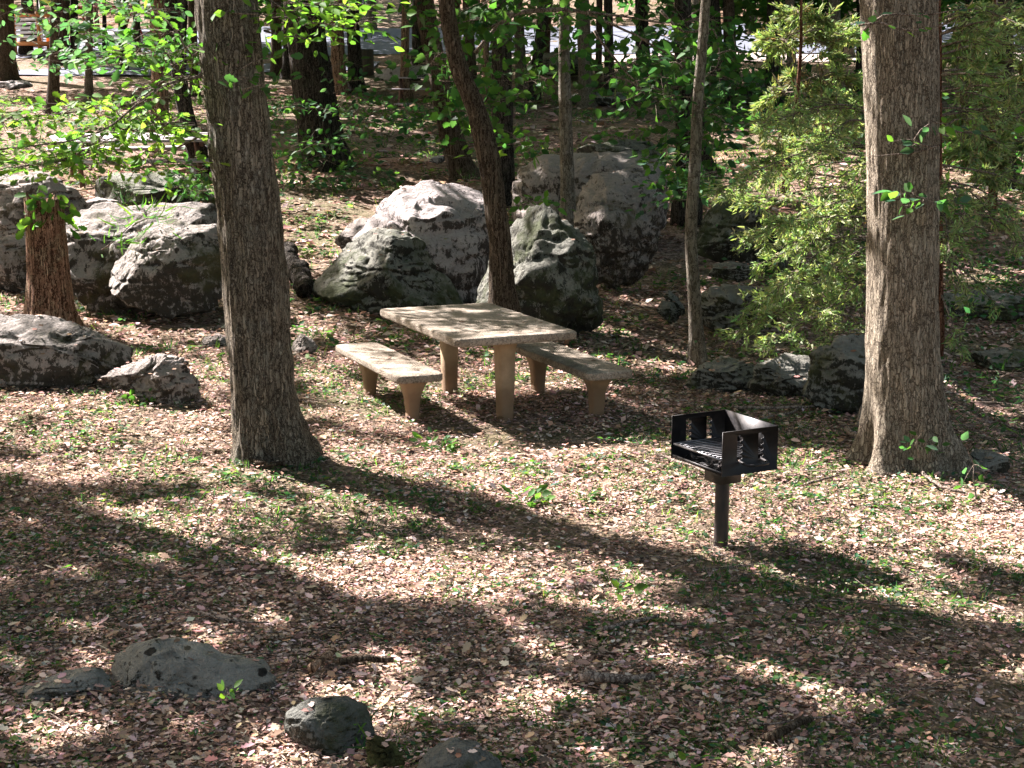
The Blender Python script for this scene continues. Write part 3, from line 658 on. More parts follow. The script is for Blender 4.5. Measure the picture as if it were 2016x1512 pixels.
# ------------------------------------------------------------------ boulders
_b = bmesh.new(); bmesh.ops.create_icosphere(_b, subdivisions=6, radius=1)
ICO = np.array([v.co[:] for v in _b.verts]); ICOF = np.array([[v.index for v in f.verts] for f in _b.faces]); _b.free()
_b = bmesh.new(); bmesh.ops.create_icosphere(_b, subdivisions=4, radius=1)
ICO4 = np.array([v.co[:] for v in _b.verts]); ICOF4 = np.array([[v.index for v in f.verts] for f in _b.faces]); _b.free()
ROCKS = []
def boulder(label, poly, mat, thick=.8, basey=None, amp=.07, seed=0, k=.62, name='boulder', cat='boulder', lean=0.0, group=None, dY=0, small=False, Y=None, facet=1.0, planes=(), sun=0):
    """poly: outline in photo pixels; its foot sets the distance, thick is depth / width"""
    poly = np.array(poly, float); cx = (poly[:, 0].min()+poly[:, 0].max())/2
    by = basey if basey is not None else poly[:, 1].max()
    Yf = Y if Y is not None else ground(cx, min(by, 1500))[1]
    if by > 1500: Yf = 5.4
    w = (poly[:, 0].max()-poly[:, 0].min())*Yf/FPX; T = thick*w/2; Yc = Yf + T*.75 + dY
    O = np.array([at(x, y, Yc) for x, y in poly]); c = (O.min(0)+O.max(0))/2; O2 = O[:, [0, 2]]-c[[0, 2]]
    a = np.arctan2(O2[:, 1], O2[:, 0]); r = np.hypot(O2[:, 0], O2[:, 1])
    # sample the outline densely so that the radius follows straight edges
    m = len(poly); t_ = np.linspace(0, 1, 12, endpoint=False); D = np.concatenate([O2[i][None]*(1-t_[:, None])+O2[(i+1) % m][None]*t_[:, None] for i in range(m)])
    a = np.arctan2(D[:, 1], D[:, 0]); r = np.hypot(D[:, 0], D[:, 1]); o = np.argsort(a); a, r = a[o], r[o]
    U, Fc = (ICO4, ICOF4) if small else (ICO, ICOF)
    th = np.arctan2(U[:, 2], U[:, 0]); rad = np.interp(th, a, r, period=2*math.pi)
    # soften so the outline is not extruded to the very front
    rm = r.mean(); rho = np.hypot(U[:, 0], U[:, 2]); dy = U[:, 1]
    rad = rad*(1-.35*np.abs(dy)**2) + rm*.35*np.abs(dy)**2
    x = rad*rho**k*np.cos(th); z = rad*rho**k*np.sin(th); y = T*np.sign(dy)*np.abs(dy)**.8
    V = np.stack([x, y, z], 1); V[:, 1] += lean*V[:, 2]
    S = max(w, .3); rs = np.random.default_rng(seed+100)
    zt = D[:, 1].max()
    # break planes: a tilted top, a front face and some chipped corners
    cuts = [((rs.uniform(-.2, .2), -rs.uniform(.3, .55), 1), .93), ((rs.uniform(-.25, .25), -1, rs.uniform(.05, .3)), .8)]
    cuts += [((rs.uniform(-1, 1), -rs.uniform(.3, 1), rs.uniform(-.5, .9)), rs.uniform(.66, .88)) for _ in range(13)]
    cuts += [((rs.choice([-1, 1]), rs.uniform(-.3, .3), rs.uniform(-.4, .9)), rs.uniform(.86, .95)) for _ in range(3)]
    cuts = cuts + [((a_, b_, c_), f_) for a_, b_, c_, f_ in planes]
    if facet:
        for ci, (nn, f) in enumerate(cuts):
            nn = unit(np.array(nn)); pr = V @ nn
            d_ = nn[2]*zt*.97 if ci == 0 else pr.max()*f
            ex = np.maximum(pr - d_ + (fbm(V/S*5, seed+ci, 2)-.5)*S*.018, 0); V = V - nn*(ex*facet)[:, None]
    q = V/S
    n = unit(V*[1, (w/2/max(T, .01))**1, 1])
    f = fbm(q*2.3+seed*3.1, seed, 4)-.5; rid = np.abs(fbm(q*[3.2, 3.2, 5]+seed, seed+3, 3)-.5); rid2 = np.abs(fbm(q*[2, 2, 9]+seed*2, seed+13, 3)-.5)
    wq = q + (fbm(q*3, seed+8, 2)-.5)[:, None]*.35
    cell = fbm(np.floor(wq*[3, 3, 5])*3.7+seed, seed+6, 1)-.5
    fine = fbm(q*18, seed+9, 4)-.5; pit = np.minimum(fbm(q*11+4, seed+10, 2)-.45, 0)
    lay = _hash(np.floor((q[:, 2]+(fbm(q*2.2, seed+21, 2)-.5)*.35)*7.5).astype(np.int64), np.zeros(len(q), np.int64), np.zeros(len(q), np.int64), seed)-.5
    disp = S*amp*(.6*f + .55*lay - 8*np.maximum(.06-rid, 0) - 8*np.maximum(.045-rid2, 0) + .95*cell + .4*fine + .9*pit)
    V = V + n*disp[:, None] + c
    V = V - c                                        # back to the outline's extent
    for a_, q_ in ((0, 0), (2, 1)):
        lo, hi = V[:, a_].min(), V[:, a_].max(); L0, H0 = D[:, q_].min(), D[:, q_].max(); V[:, a_] = L0 + (V[:, a_]-lo)*(H0-L0)/(hi-lo)
    V = V + c
    if sun: SPH.append((c[0], V[:, 1].mean()-T*.2, c[2]+.25*(H0-L0), .55*max(w, H0-L0), sun))
    ROCKS.append((V, Fc, w)); o = npmesh(name, V, [Fc], mat, None, None, True); tag(o, label, cat, group); return o
BL = [
 ('large mottled boulder behind the tree-side snag, its slab top lit by the sun', [(95, 480), (130, 425), (200, 405), (280, 400), (360, 408), (430, 412), (450, 470), (446, 600), (400, 632), (300, 625), (200, 612), (150, 590), (125, 520)], ROCK_MOTTLED, .7, 632, .06),
 ('rounded snout of rock jutting from the large mottled boulder, white crest in sun', [(208, 560), (212, 520), (250, 480), (290, 455), (350, 443), (410, 450), (444, 500), (448, 580), (400, 618), (340, 625), (260, 605)], ROCK_MOTTLED, .55, 645, .05),
 ('pale round rock showing behind the weathered snag', [(-30, 480), (20, 462), (70, 462), (90, 500), (80, 560), (40, 575), (-30, 570)], ROCK_BUFF, .8, 580, .05),
 ('long pale rock topped by a sunlit ledge under the bright oak spray', [(-60, 350), (10, 338), (70, 345), (120, 375), (165, 400), (130, 440), (60, 470), (-60, 480)], ROCK_BUFF, .6, 500, .06),
 ('small pale sunlit rock wedged above the large mottled boulder', [(122, 430), (140, 405), (190, 388), (235, 395), (240, 420), (180, 440), (130, 445)], ROCK_PALE, .8, 470, .06),
 ('flat dark slab lying behind the mottled boulder by the wooden table', [(180, 405), (186, 355), (230, 335), (320, 335), (400, 370), (440, 400), (430, 425), (250, 425)], ROCK_DARK, .6, 440, .05),
 ('low dark-faced ledge at the foot of the weathered snag', [(-80, 640), (0, 622), (60, 635), (130, 660), (190, 690), (240, 712), (250, 735), (160, 752), (60, 768), (-80, 770)], ROCK_MOTTLED, .5, 772, .05),
 ('small buff limestone block on the sunlit leaf litter', [(192, 750), (210, 735), (270, 718), (300, 700), (345, 702), (366, 715), (372, 745), (392, 795), (370, 805), (310, 790), (240, 775)], ROCK_BUFF, .6, 800, .09),
 ('dark pyramid-shaped boulder behind the pale bench', [(612, 600), (625, 560), (650, 510), (685, 467), (740, 452), (800, 458), (835, 485), (865, 545), (915, 600), (880, 620), (760, 626), (650, 615)], ROCK_DARK, .65, 625, .06),
 ('tall white black-speckled boulder in full sun behind the table', [(680, 470), (755, 440), (788, 400), (815, 368), (850, 357), (900, 368), (940, 385), (965, 440), (985, 540), (990, 600), (930, 612), (850, 600), (760, 560)], ROCK_PALE, .6, 606, .06),
 ('low grey shoulder of rock left of the tall white boulder', [(655, 480), (670, 450), (710, 430), (750, 432), (785, 460), (780, 510), (700, 510)], ROCK_BUFF, .8, 560, .06),
 ('broad mossy boulder right of the crooked trunk, behind the picnic table', [(930, 610), (945, 440), (985, 402), (1060, 402), (1120, 435), (1170, 470), (1190, 545), (1190, 640), (1140, 672), (1000, 655)], ROCK_DARK, .7, 668, .06),
 ('square-shouldered grey block behind the pale sapling', [(1005, 450), (1008, 330), (1050, 306), (1150, 298), (1240, 300), (1310, 318), (1318, 450), (1180, 490), (1040, 480)], ROCK_BUFF, .8, 500, .05),
 ('thin dark cap slab on the square-shouldered grey block', [(1135, 300), (1165, 285), (1225, 274), (1285, 276), (1312, 310), (1290, 328), (1220, 330), (1150, 320)], ROCK_DARK, .9, 480, .06),
 ('overhanging grey boulder with an undercut foot right of the sapling', [(1130, 420), (1140, 365), (1175, 335), (1240, 335), (1300, 350), (1312, 420), (1300, 500), (1270, 555), (1215, 575), (1180, 565), (1165, 500), (1140, 460)], ROCK_BUFF, .7, 580, .07),
 ('big shadowed boulder behind the slender mottled trunk', [(1368, 500), (1380, 430), (1420, 388), (1470, 390), (1520, 440), (1560, 500), (1550, 545), (1440, 535)], ROCK_DARK, .8, 600, .07),
 ('narrow ledge of rock in the dark hollow under the big shadowed boulder', [(1395, 545), (1405, 522), (1440, 517), (1480, 525), (1490, 545), (1450, 556)], ROCK_MOSSY, 1.0, 620, .06),
 ('grey rock at the bottom of the dark hollow', [(1370, 600), (1382, 568), (1430, 560), (1500, 570), (1540, 610), (1530, 660), (1440, 665), (1390, 640)], ROCK_MOSSY, .7, 668, .07),
 ('low lichen-spotted rock at the foot of the slender mottled trunk', [(1345, 768), (1385, 722), (1425, 704), (1480, 716), (1510, 745), (1500, 775), (1400, 780)], ROCK_MOSSY, .6, 778, .07),
 ('low greenish rock under the drooping cedar tip', [(1475, 770), (1510, 722), (1560, 700), (1620, 710), (1650, 760), (1600, 785), (1520, 785)], ROCK_MOSSY, .6, 788, .07),
 ('mossy grey boulder against the flared oak trunk', [(1580, 780), (1600, 705), (1650, 668), (1710, 660), (1760, 690), (1770, 800), (1690, 820), (1620, 810)], ROCK_MOSSY, .6, 818, .06),
 ('leaning pale stone slab in the hollow, nearer the table', [(1292, 612), (1302, 592), (1325, 600), (1338, 630), (1318, 638)], ROCK_MOSSY, .6, 640, .05),
 ('leaning pale stone slab in the hollow, upper one', [(1306, 580), (1320, 572), (1345, 600), (1350, 622), (1335, 620)], ROCK_MOSSY, .6, 632, .05),
 ('bluish flat rock beyond the flared oak trunk', [(1915, 715), (1940, 697), (1990, 690), (2060, 698), (2080, 735), (1990, 740)], ROCK_MOSSY, .8, 742, .05),
 ('mossy long ledge beyond the cedar roots', [(1850, 600), (1880, 580), (1950, 575), (2040, 590), (2050, 620), (1950, 625)], ROCK_DARK, .8, 640, .05),
 ('flat stone in the shade right of the oak roots', [(1905, 905), (1930, 885), (1985, 900), (1990, 930), (1940, 935)], ROCK_MOSSY, .8, 935, .05),
 ('foreground rock ridge with round black lichen spots', [(195, 1370), (206, 1322), (245, 1290), (310, 1277), (400, 1284), (455, 1308), (530, 1318), (542, 1355), (535, 1390), (420, 1378), (300, 1378)], ROCK_MOSSY, .6, 1390, .05),
 ('flat tail of stone running left from the foreground rock ridge', [(20, 1378), (60, 1358), (115, 1345), (160, 1325), (215, 1322), (220, 1372), (120, 1382)], ROCK_MOSSY, .5, 1385, .06),
 ('smooth dark foreground stone, rounded like a loaf', [(556, 1440), (565, 1400), (605, 1380), (670, 1380), (712, 1398), (730, 1440), (742, 1485), (690, 1490), (610, 1470)], ROCK_BLUE, .8, 1490, .035),
 ('dark stone cut off by the lower frame edge', [(810, 1540), (845, 1490), (890, 1468), (940, 1475), (980, 1500), (1000, 1545), (900, 1560)], ROCK_BLUE, .8, 1540, .04),
 ('half-buried grey stone at the base of the leaning oak', [(572, 690), (574, 662), (590, 657), (615, 672), (630, 690), (600, 700)], ROCK_BUFF, .8, 698, .07),
 ('mossy crumbling stump end right of the loaf-shaped stone', [(718, 1490), (728, 1462), (745, 1452), (775, 1468), (800, 1494), (790, 1508), (735, 1506)], MOSS, .9, 1506, .1),
 ('low grey stone in the shade under the large mottled boulder', [(395, 678), (400, 665), (430, 660), (462, 672), (455, 684)], ROCK_BUFF, .8, 686, .06),
]
PLANES = {0: [(-.1, -.5, .85, .72), (.2, -.95, .1, .8)], 1: [(-.75, -.45, .48, .62), (0, -.4, .9, .8)], 3: [(-.1, -.45, .9, .75)], 6: [(.1, -.45, .9, .7)], 7: [(-.3, -.45, .85, .7)], 8: [(-.6, -.5, .6, .72), (.65, -.6, .5, .75)],
          9: [(-.8, -.42, .42, .5), (.5, -.8, .3, .75), (-.2, -.5, .84, .8)], 10: [(-.4, -.5, .75, .65)], 11: [(-.7, -.4, .6, .6), (.5, -.8, .3, .72), (.6, -.1, .75, .82)], 12: [(-.15, -1, .12, .62), (0, -.25, 1, .8)], 26: [(.1, -.9, .42, .55), (-.05, -.25, 1, .85), (-.7, -.6, .4, .8)], 14: [(-.75, -.5, .4, .65), (.1, -.5, .86, .85), (.1, -.75, -.6, .7)], 5: [(0, -.4, .9, .7)]}
for i, (lab, poly, mat, th, by, amp) in enumerate(BL):
    if 'round black lichen' in lab or 'flat tail' in lab: mat = ROCK_SPOT
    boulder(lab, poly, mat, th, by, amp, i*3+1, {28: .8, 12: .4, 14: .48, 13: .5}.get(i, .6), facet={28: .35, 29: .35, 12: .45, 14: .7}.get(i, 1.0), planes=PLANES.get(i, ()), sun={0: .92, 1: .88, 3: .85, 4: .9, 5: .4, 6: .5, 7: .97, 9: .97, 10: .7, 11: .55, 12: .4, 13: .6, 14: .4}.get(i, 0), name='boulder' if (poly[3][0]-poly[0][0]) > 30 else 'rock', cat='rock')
FAR = [('sunlit flat rock beside the far picnic table', [(735, 155), (745, 140), (790, 132), (850, 128), (855, 145), (800, 160)], ROCK_PALE, 165),
 ('grey boulder before the road behind the straight trunk', [(1040, 125), (1080, 105), (1160, 100), (1185, 125), (1150, 150), (1060, 150)], ROCK_MOSSY, 160),
 ('humped grey boulder before the road, between two thin trunks', [(1280, 135), (1290, 112), (1320, 105), (1340, 120), (1330, 140), (1300, 145)], ROCK_BUFF, 160),
 ('low rock at the foot of the grey roadside trunk', [(1120, 205), (1150, 185), (1230, 180), (1280, 195), (1270, 210), (1180, 210)], ROCK_DARK, 212),
 ('pale low stone in front of the roadside boulders', [(1165, 205), (1175, 192), (1200, 190), (1205, 204), (1185, 208)], ROCK_BUFF, 210),
 ('heap of broken grey rock beneath the dark cedar trunk', [(1455, 195), (1465, 165), (1495, 158), (1515, 180), (1512, 205), (1480, 208)], ROCK_MOSSY, 210),
 ('tan rock left of the broken rock heap', [(1285, 165), (1290, 150), (1325, 147), (1330, 168), (1305, 174)], ROCK_BUFF, 178),
 ('little white stone beside the leaning pair of trunks', [(845, 318), (850, 308), (870, 306), (878, 316), (860, 322)], ROCK_PALE, 323),
 ('pink sunlit kerb rock by the driveway', [(-20, 172), (0, 160), (30, 158), (60, 162), (55, 175), (20, 178)], ROCK_PALE, 180),
 ('pale flat stone under the far picnic bench', [(775, 207), (785, 202), (810, 202), (815, 208), (795, 210)], ROCK_PALE, 211)]
for i, (lab, poly, mat, by) in enumerate(FAR): boulder(lab, poly, mat, .8, by, .06, 50+i*3, .6, 'rock', 'rock', small=True)

# ------------------------------------------------------------------ trees
GM, GD, GLt, GBl = GREEN_MID, GREEN_DARK, GREEN_LIGHT, GREEN_BLUE
# the leaning oak in front
oak, oakP, oakY = tree('oak_tree', 'grey furrowed oak leaning over the clearing in front of the concrete table',
    [(542, 905), (524, 820), (512, 700), (500, 560), (487, 400), (467, 230), (452, 80), (440, -40)], [158, 134, 126, 126, 124, 122, 122, 120], BARK_OAK,
    8, n=110, step=.02, ridges=.16, flare=.16, flare_h=.32, lobes=4, crown_=((-2.6, 1.0, .4), (5.6, 3.6, 2.2), 330, 230, .125, GM+GD, .2), top_r=.5, seed=3)
br = [tw(oakY, (452, 138), (400, 150), (330, 165), (270, 205), (215, 250), (150, 275), (60, 290), (-40, 300), dY=-.5),
      tw(oakY, (310, 170), (260, 205), (180, 215), (100, 225), (20, 232), (-40, 225), dY=.35),
      tw(oakY, (225, 240), (280, 262), (330, 245), dY=-.2), tw(oakY, (215, 250), (170, 300), (110, 318), (30, 330), dY=-.4),
      tw(oakY, (160, 275), (200, 300), (250, 330), (330, 320), dY=-.3), tw(oakY, (270, 205), (290, 235), (330, 260), dY=-.1)]
foliage(oak, br, [120, 260, 110, 220, 140, 80], .14, .08, T_OAK, GLt + [(.19, .31, .08), (.17, .29, .06), (.15, .27, .05), (.13, .24, .045), (.07, .16, .05)], up=.9, flat=.35, twr=.009)
br = [tw(oakY, (420, 70), (380, 110), (350, 70), (300, 60), (240, 95), dY=-.3), tw(oakY, (445, 150), (360, 150), (330, 105), (260, 110), (230, 130), dY=.3), tw(oakY, (430, 90), (380, 100), (330, 40), (270, 20), dY=.2)]
foliage(oak, br, [55, 110, 50], .13, .085, T_OAK, GLt + GM, up=.8, flat=.4, twr=.007)
br = [tw(oakY, (505, -20), (560, 20), (610, 45), (680, 50), (720, 40)), tw(oakY, (500, -40), (560, 0), (640, 10), (715, 15)), tw(oakY, (520, 60), (560, 70), (610, 75), dY=-.2), tw(oakY, (430, 20), (470, 26), (520, 30), dY=-.5)]
foliage(oak, br, [100, 90, 30, 20], .13, .085, T_OVATE, GLt + [(.15, .27, .05)], up=.8, flat=.45, twr=.006)
br = [tw(oakY-.3, (470, 140), (500, 120), (530, 115)), tw(oakY-.3, (480, 175), (520, 165), (545, 160)), tw(oakY-.3, (460, 160), (480, 150), (500, 148))]
foliage(oak, br, [10, 12, 6], .07, .1, T_OAK, GM, up=.6, twr=.004)
# the flared white oak on the other side
wo, woP, woY = tree('oak_tree', 'massive pale-barked oak with a flared root base beside the cedar',
    [(1790, 915), (1786, 850), (1780, 740), (1776, 600), (1775, 450), (1774, 300), (1772, 150), (1770, -40)], [200, 165, 148, 140, 139, 140, 142, 148], BARK_PALE,
    9, n=130, step=.02, ridges=.1, flare=.17, flare_h=.5, lobes=5, crown_=((.8, 1.2, 2.0), (4.2, 3.8, 2.4), 130, 100, .18, GM+GD, .25), seed=11)
br = [tw(woY-.4, (1835, 290), (1800, 275), (1835, 240), (1880, 250)), tw(woY-.3, (1850, 262), (1880, 235), (1920, 232)), tw(woY-.3, (1850, 285), (1800, 300), (1700, 310)), tw(woY-.3, (1850, 255), (1905, 262), (1960, 258))]
foliage(wo, br, [16, 3, 2, 3], .06, .085, T_OVATE, GLt+GBl, up=.5, twr=.006)
br = [tw(woY-.4, (1840, 395), (1800, 385), (1765, 375)), tw(woY-.4, (1830, 390), (1860, 395), (1880, 400)), tw(woY-.4, (1820, 390), (1810, 410), (1790, 420))]
foliage(wo, br, [14, 10, 6], .05, .1, T_OVATE, GBl+GM, up=.7, twr=.003)
br = [tw(woY-.5, (1700, 60), (1740, 30), (1800, 30), (1870, 20), (1900, 15)), tw(woY-.5, (1690, 50), (1740, 45), (1790, 60), (1900, 40))]
foliage(wo, br, [12, 6], .06, .085, T_OAK, GBl+GLt, up=.6, twr=.006)
br = [tw(woY-.4, (1810, 900), (1805, 870), (1815, 850)), tw(woY-.4, (1830, 905), (1835, 880), (1840, 862))]
foliage(wo, br, [9, 9], .05, .06, T_OVATE, GM, up=.7, twr=.003)

# weathered snag
sg = ground(98, 655); P = [at(102, 652, sg[1]), at(98, 600, sg[1]), at(94, 520, sg[1]), at(90, 450, sg[1]), at(86, 392, sg[1])]
P.insert(0, P[0]-[0, 0, .3]); V, F = bark_tube(P, np.array([58, 50, 46, 41, 39, 38])*sg[1]/FPX, .02, 90, .08, .25, .3, P[1][2], 23, 3)
top = V[:, 2] > P[-1][2]-.12; V[top, 2] += (fbm(V[top]*[14, 14, 0], 3, 2)-.6)*.35
t = thing('tree_snag', 'broken reddish-brown snag of rotten wood in front of the pale boulders', 'snag', sg); npmesh('trunk', V, F, WOOD_ROT, t, None, True)
MB().tube([at(128, 650, sg[1]-.25), at(135, 640, sg[1]-.3), at(140, 615, sg[1]-.33)], [.05, .035, .012], 7).build('root', WOOD_ROT, t)

def T(label, pts, ws, mat, crown_=None, H=9, **kw):
    return tree('tree', label, pts, ws, mat, H, crown_=crown_, n=kw.pop('n', 20), step=kw.pop('step', .12), **kw)
CR = lambda off=(0, 0, 1), rad=(4.6, 4.6, 2), n=110, per=48, s=.36, c=GM+GD, b=.2: (off, rad, n, per, s, c, b)
crook, crookP, crookY = T('brown crooked tree rising from the boulders right behind the concrete table', [(990, 610), (988, 540), (985, 470), (972, 380), (962, 310), (938, 215), (903, 130), (885, 50), (876, -30)], [50, 46, 44, 44, 46, 40, 36, 34, 33], BARK_BROWN, CR((-2, 2.5, .5), (5, 4, 2), 190), n=44, step=.05, ridges=.2, Y=15.5)
pairA, pA, pAY = T('leaning brown tree with peeling bark behind the crooked tree', [(915, 352), (897, 300), (880, 235), (862, 140), (845, 60), (833, -20)], [50, 46, 44, 40, 38, 36], BARK_BROWN, CR((-2, 1, 1), (5, 4, 2), 180), n=36, step=.07, ridges=.2)
dark, dP, dY_ = T('straight dark trunk with corrugated bark between crooked tree and sapling', [(992, 405), (991, 300), (989, 200), (987, 100), (985, -20)], [46, 42, 41, 40, 38], BARK_DARK, CR((0, .5, 1), (4, 3.5, 2), 90), n=40, step=.06, ridges=.2)
sap, sP, sY = T('pale thin sapling standing against the square-shouldered block', [(1118, 450), (1118, 380), (1114, 250), (1111, 120), (1112, 0)], [31, 27, 25, 22, 20], BARK_SMOOTH, CR((-1, .5, .5), (3.5, 3, 1.6), 70), n=24, step=.08, Y=21.2)
slim, slP, slY = T('slender mottled trunk rising out of the dark hollow', [(1374, 722), (1370, 640), (1364, 540), (1360, 450), (1368, 330), (1374, 200), (1384, 80), (1392, -20)], [36, 27, 25, 24, 24, 22, 20, 18], BARK_SMOOTH, CR((-1.2, 1, .3), (3.6, 3.2, 1.8), 90), n=24, step=.06)
mid, mP, mY = T('moss-green straight trunk behind the slender mottled one', [(1352, 400), (1350, 300), (1346, 150), (1344, 0)], [44, 38, 36, 34], BARK_DARK, CR((-.5, .5, 1), (3.8, 3.2, 2), 80), n=28, Y=24)
T('thin dark trunk curving beside the mossy straight one', [(1398, 345), (1387, 300), (1383, 220), (1384, 120), (1390, 0)], [30, 20, 18, 18, 17], BARK_DARK, None, 7, Y=27)
T('dark trunk standing at the right shoulder of the mossy one', [(1412, 205), (1408, 140), (1402, 60), (1398, -10)], [46, 38, 36, 34], BARK_DARK, CR())
T('grey-brown thinner trunk next to a heap of broken rock', [(1438, 205), (1438, 140), (1436, 60), (1434, -10)], [28, 25, 23, 22], BARK_BROWN, None)
T('dark cedar trunk above the heap of broken rock', [(1522, 208), (1522, 130), (1523, 60), (1524, -10)], [34, 28, 27, 25], BARK_DARK, CR())
T('grey roadside trunk flared at the foot behind the low rock', [(1200, 195), (1199, 130), (1198, 60), (1197, -10)], [26, 19, 17, 16], BARK_DARK, CR())
T('thick grey roadside trunk with flared roots by the tan rock', [(1268, 180), (1266, 120), (1264, 50), (1263, -10)], [40, 28, 26, 25], BARK_DARK, CR())
T('grey trunk just right of the straight dark one, before the road', [(1028, 195), (1025, 120), (1021, 40), (1019, -10)], [25, 22, 20, 19], BARK_OAK, None)
T('dark trunk leaning away with leaves at its waist, before the road', [(1050, 198), (1056, 130), (1066, 60), (1072, -10)], [26, 20, 21, 22], BARK_DARK, CR())
T('tan slender trunk behind the far picnic table', [(799, 195), (797, 130), (798, 60), (799, -10)], [24, 17, 16, 15], BARK_TAN, None)
T('stout dark trunk at the road edge beside the tan slender one', [(826, 128), (824, 90), (823, 40), (822, -10)], [32, 26, 25, 25], BARK_DARK, CR())
T('dim trunk between the leaning pair, partly covered in leaves', [(930, 200), (926, 120), (922, 50), (920, -10)], [26, 22, 21, 20], BARK_BROWN, None)
T('dim reddish trunk low behind the straight dark one', [(962, 205), (958, 140), (955, 60), (953, -10)], [17, 14, 13, 12], BARK_TAN, None)
big, bP, bY = T('broad black-barked tree with a leafy shrub round its foot', [(640, 330), (628, 260), (618, 180), (606, 90), (596, -10)], [100, 86, 80, 76, 74], BARK_DARK, CR((-1, .5, 1), (4.5, 4, 2), 100), n=60, step=.08, ridges=.2, flare=.2)
T('orange-brown sunlit trunk beside the broad black-barked tree', [(668, 185), (666, 120), (663, 60), (660, -10)], [32, 28, 26, 26], BARK_TAN, None)
T('grey-green trunk standing by the picket enclosure', [(702, 182), (699, 120), (696, 60), (693, -10)], [34, 27, 25, 25], BARK_DARK, CR())
T('pale bluish trunk far off by the chain-link fence', [(734, 66), (733, 40), (732, 0), (732, -20)], [18, 16, 16, 15], BARK_OAK, None, 13)
T('pale tan trunk in sun behind the wooden picnic table', [(316, 268), (315, 200), (314, 120), (312, 50), (310, -10)], [36, 32, 33, 34, 34], BARK_TAN, CR((-1, 0, 1), (4.5, 4, 2), 90), n=30)
T('dark trunk leaning in front of the pale tan one, ivy at its foot', [(408, 335), (385, 290), (366, 220), (352, 140), (342, 60), (336, -10)], [52, 36, 31, 30, 29, 28], BARK_DARK, CR((1.5, -4, .5), (5.5, 4, 2), 260), n=30, ridges=.2)
T('dim brown trunk close behind the leaning oak', [(384, 190), (382, 140), (380, 80), (378, -10)], [20, 17, 17, 17], BARK_BROWN, None)
T('brown trunk at the frame edge behind the pale leaves', [(10, 155), (10, 100), (9, 50), (8, -10)], [44, 38, 36, 36], BARK_BROWN, CR())
T('slate-dark trunk beside the orange timber deck', [(52, 108), (52, 70), (52, 30), (53, -10)], [27, 22, 21, 21], BARK_DARK, None, 12)
T('thin dark pole-like trunk right of the orange timber deck', [(110, 112), (109, 70), (106, 30), (105, -10)], [12, 10, 9, 9], BARK_DARK, None, 12)
T('brown-grey trunk of a close pair by the driveway', [(124, 128), (124, 80), (125, 30), (125, -10)], [28, 23, 22, 22], BARK_BROWN, CR())
T('bluish second trunk of the close pair by the driveway', [(146, 128), (146, 80), (146, 30), (146, -10)], [20, 16, 15, 15], BARK_DARK, None)
T('thin slanting trunk before the red frame', [(186, 80), (180, 45), (174, 15), (170, -10)], [11, 9, 8, 8], BARK_DARK, None, 11)
T('reddish thin trunk touching the slanting one', [(192, 80), (191, 50), (188, 20), (187, -10)], [13, 10, 9, 9], BARK_TAN, None, 11)
T('small dark trunk near the red frame', [(207, 100), (206, 60), (205, 20), (205, -10)], [11, 9, 8, 8], BARK_DARK, None, 11)
cedT, cedTP, cedTY = T('dark stout trunk wrapped in cedar twigs at the sunlit bank', [(1978, 372), (1975, 330), (1974, 270), (1974, 150), (1974, 0)], [66, 52, 46, 42, 38], BARK_DARK, CR())
for i, (x, by, w, lab) in enumerate([(242, 140, 16, 'dim trunk behind the light oak spray'), (270, 120, 14, 'distant dim trunk left of the pale tan one'), (430, 110, 18, 'distant trunk hidden by the leaning oak'), (545, 150, 20, 'dark distant trunk behind the top oak spray'), (1600, 60, 16, 'distant trunk across the road behind the small cedar'), (1480, 70, 18, 'distant trunk across the road above the rock heap'), (1110, 40, 14, 'distant trunk across the road right of the thin sapling'), (1320, 35, 15, 'distant trunk across the road by the mossy trunk'), (1650, 120, 20, 'dim trunk behind the small cedar'), (1900, 190, 22, 'dim trunk in the cedar shade'), (80, 60, 13, 'distant trunk behind the orange deck'), (940, 45, 15, 'distant trunk across the road between the leaning pair')]):
    T(lab, [(x, by), (x-1, by*.5), (x-2, -15)], [w*1.2, w, w*.95], [BARK_DARK, BARK_BROWN][i % 2], CR(n=40) if i in (3, 8, 9) else None, 12)

# slender far trees nothing tells apart, added so their crowns shade the background
for i in range(34):
    Y = rng.uniform(38, 90); x = rng.uniform(-30, 2046)
    if 38 < Y < 48: x = rng.choice([rng.uniform(420, 640), rng.uniform(1040, 1240), rng.uniform(1500, 1700), rng.uniform(1860, 2040), rng.uniform(20, 300)])
    X = (x-1008)/FPX*Y; z = float(gz(X, Y)); px, py = project(np.array([X, Y, z])); w = rng.uniform(.2, .42)*FPX/Y; l = rng.uniform(-12, 12)
    tree('tree', 'slender dark trunk among the far trees by the road', [(px, py), (px+l*.3, py-60), (px+l, -25)], [w*1.3, w, w*.9], [BARK_DARK, BARK_OAK, BARK_BROWN][i % 3], z+rng.uniform(7, 9), group='slender far trunks by the road',
         n=12, step=.4, Y=Y, limbs=1, crown_=((rng.uniform(-1, 1), rng.uniform(-1, 1), .6), (5.4, 5.4, 1.8), 90, 46, .42, GM+GD, .2), ridges=.1)

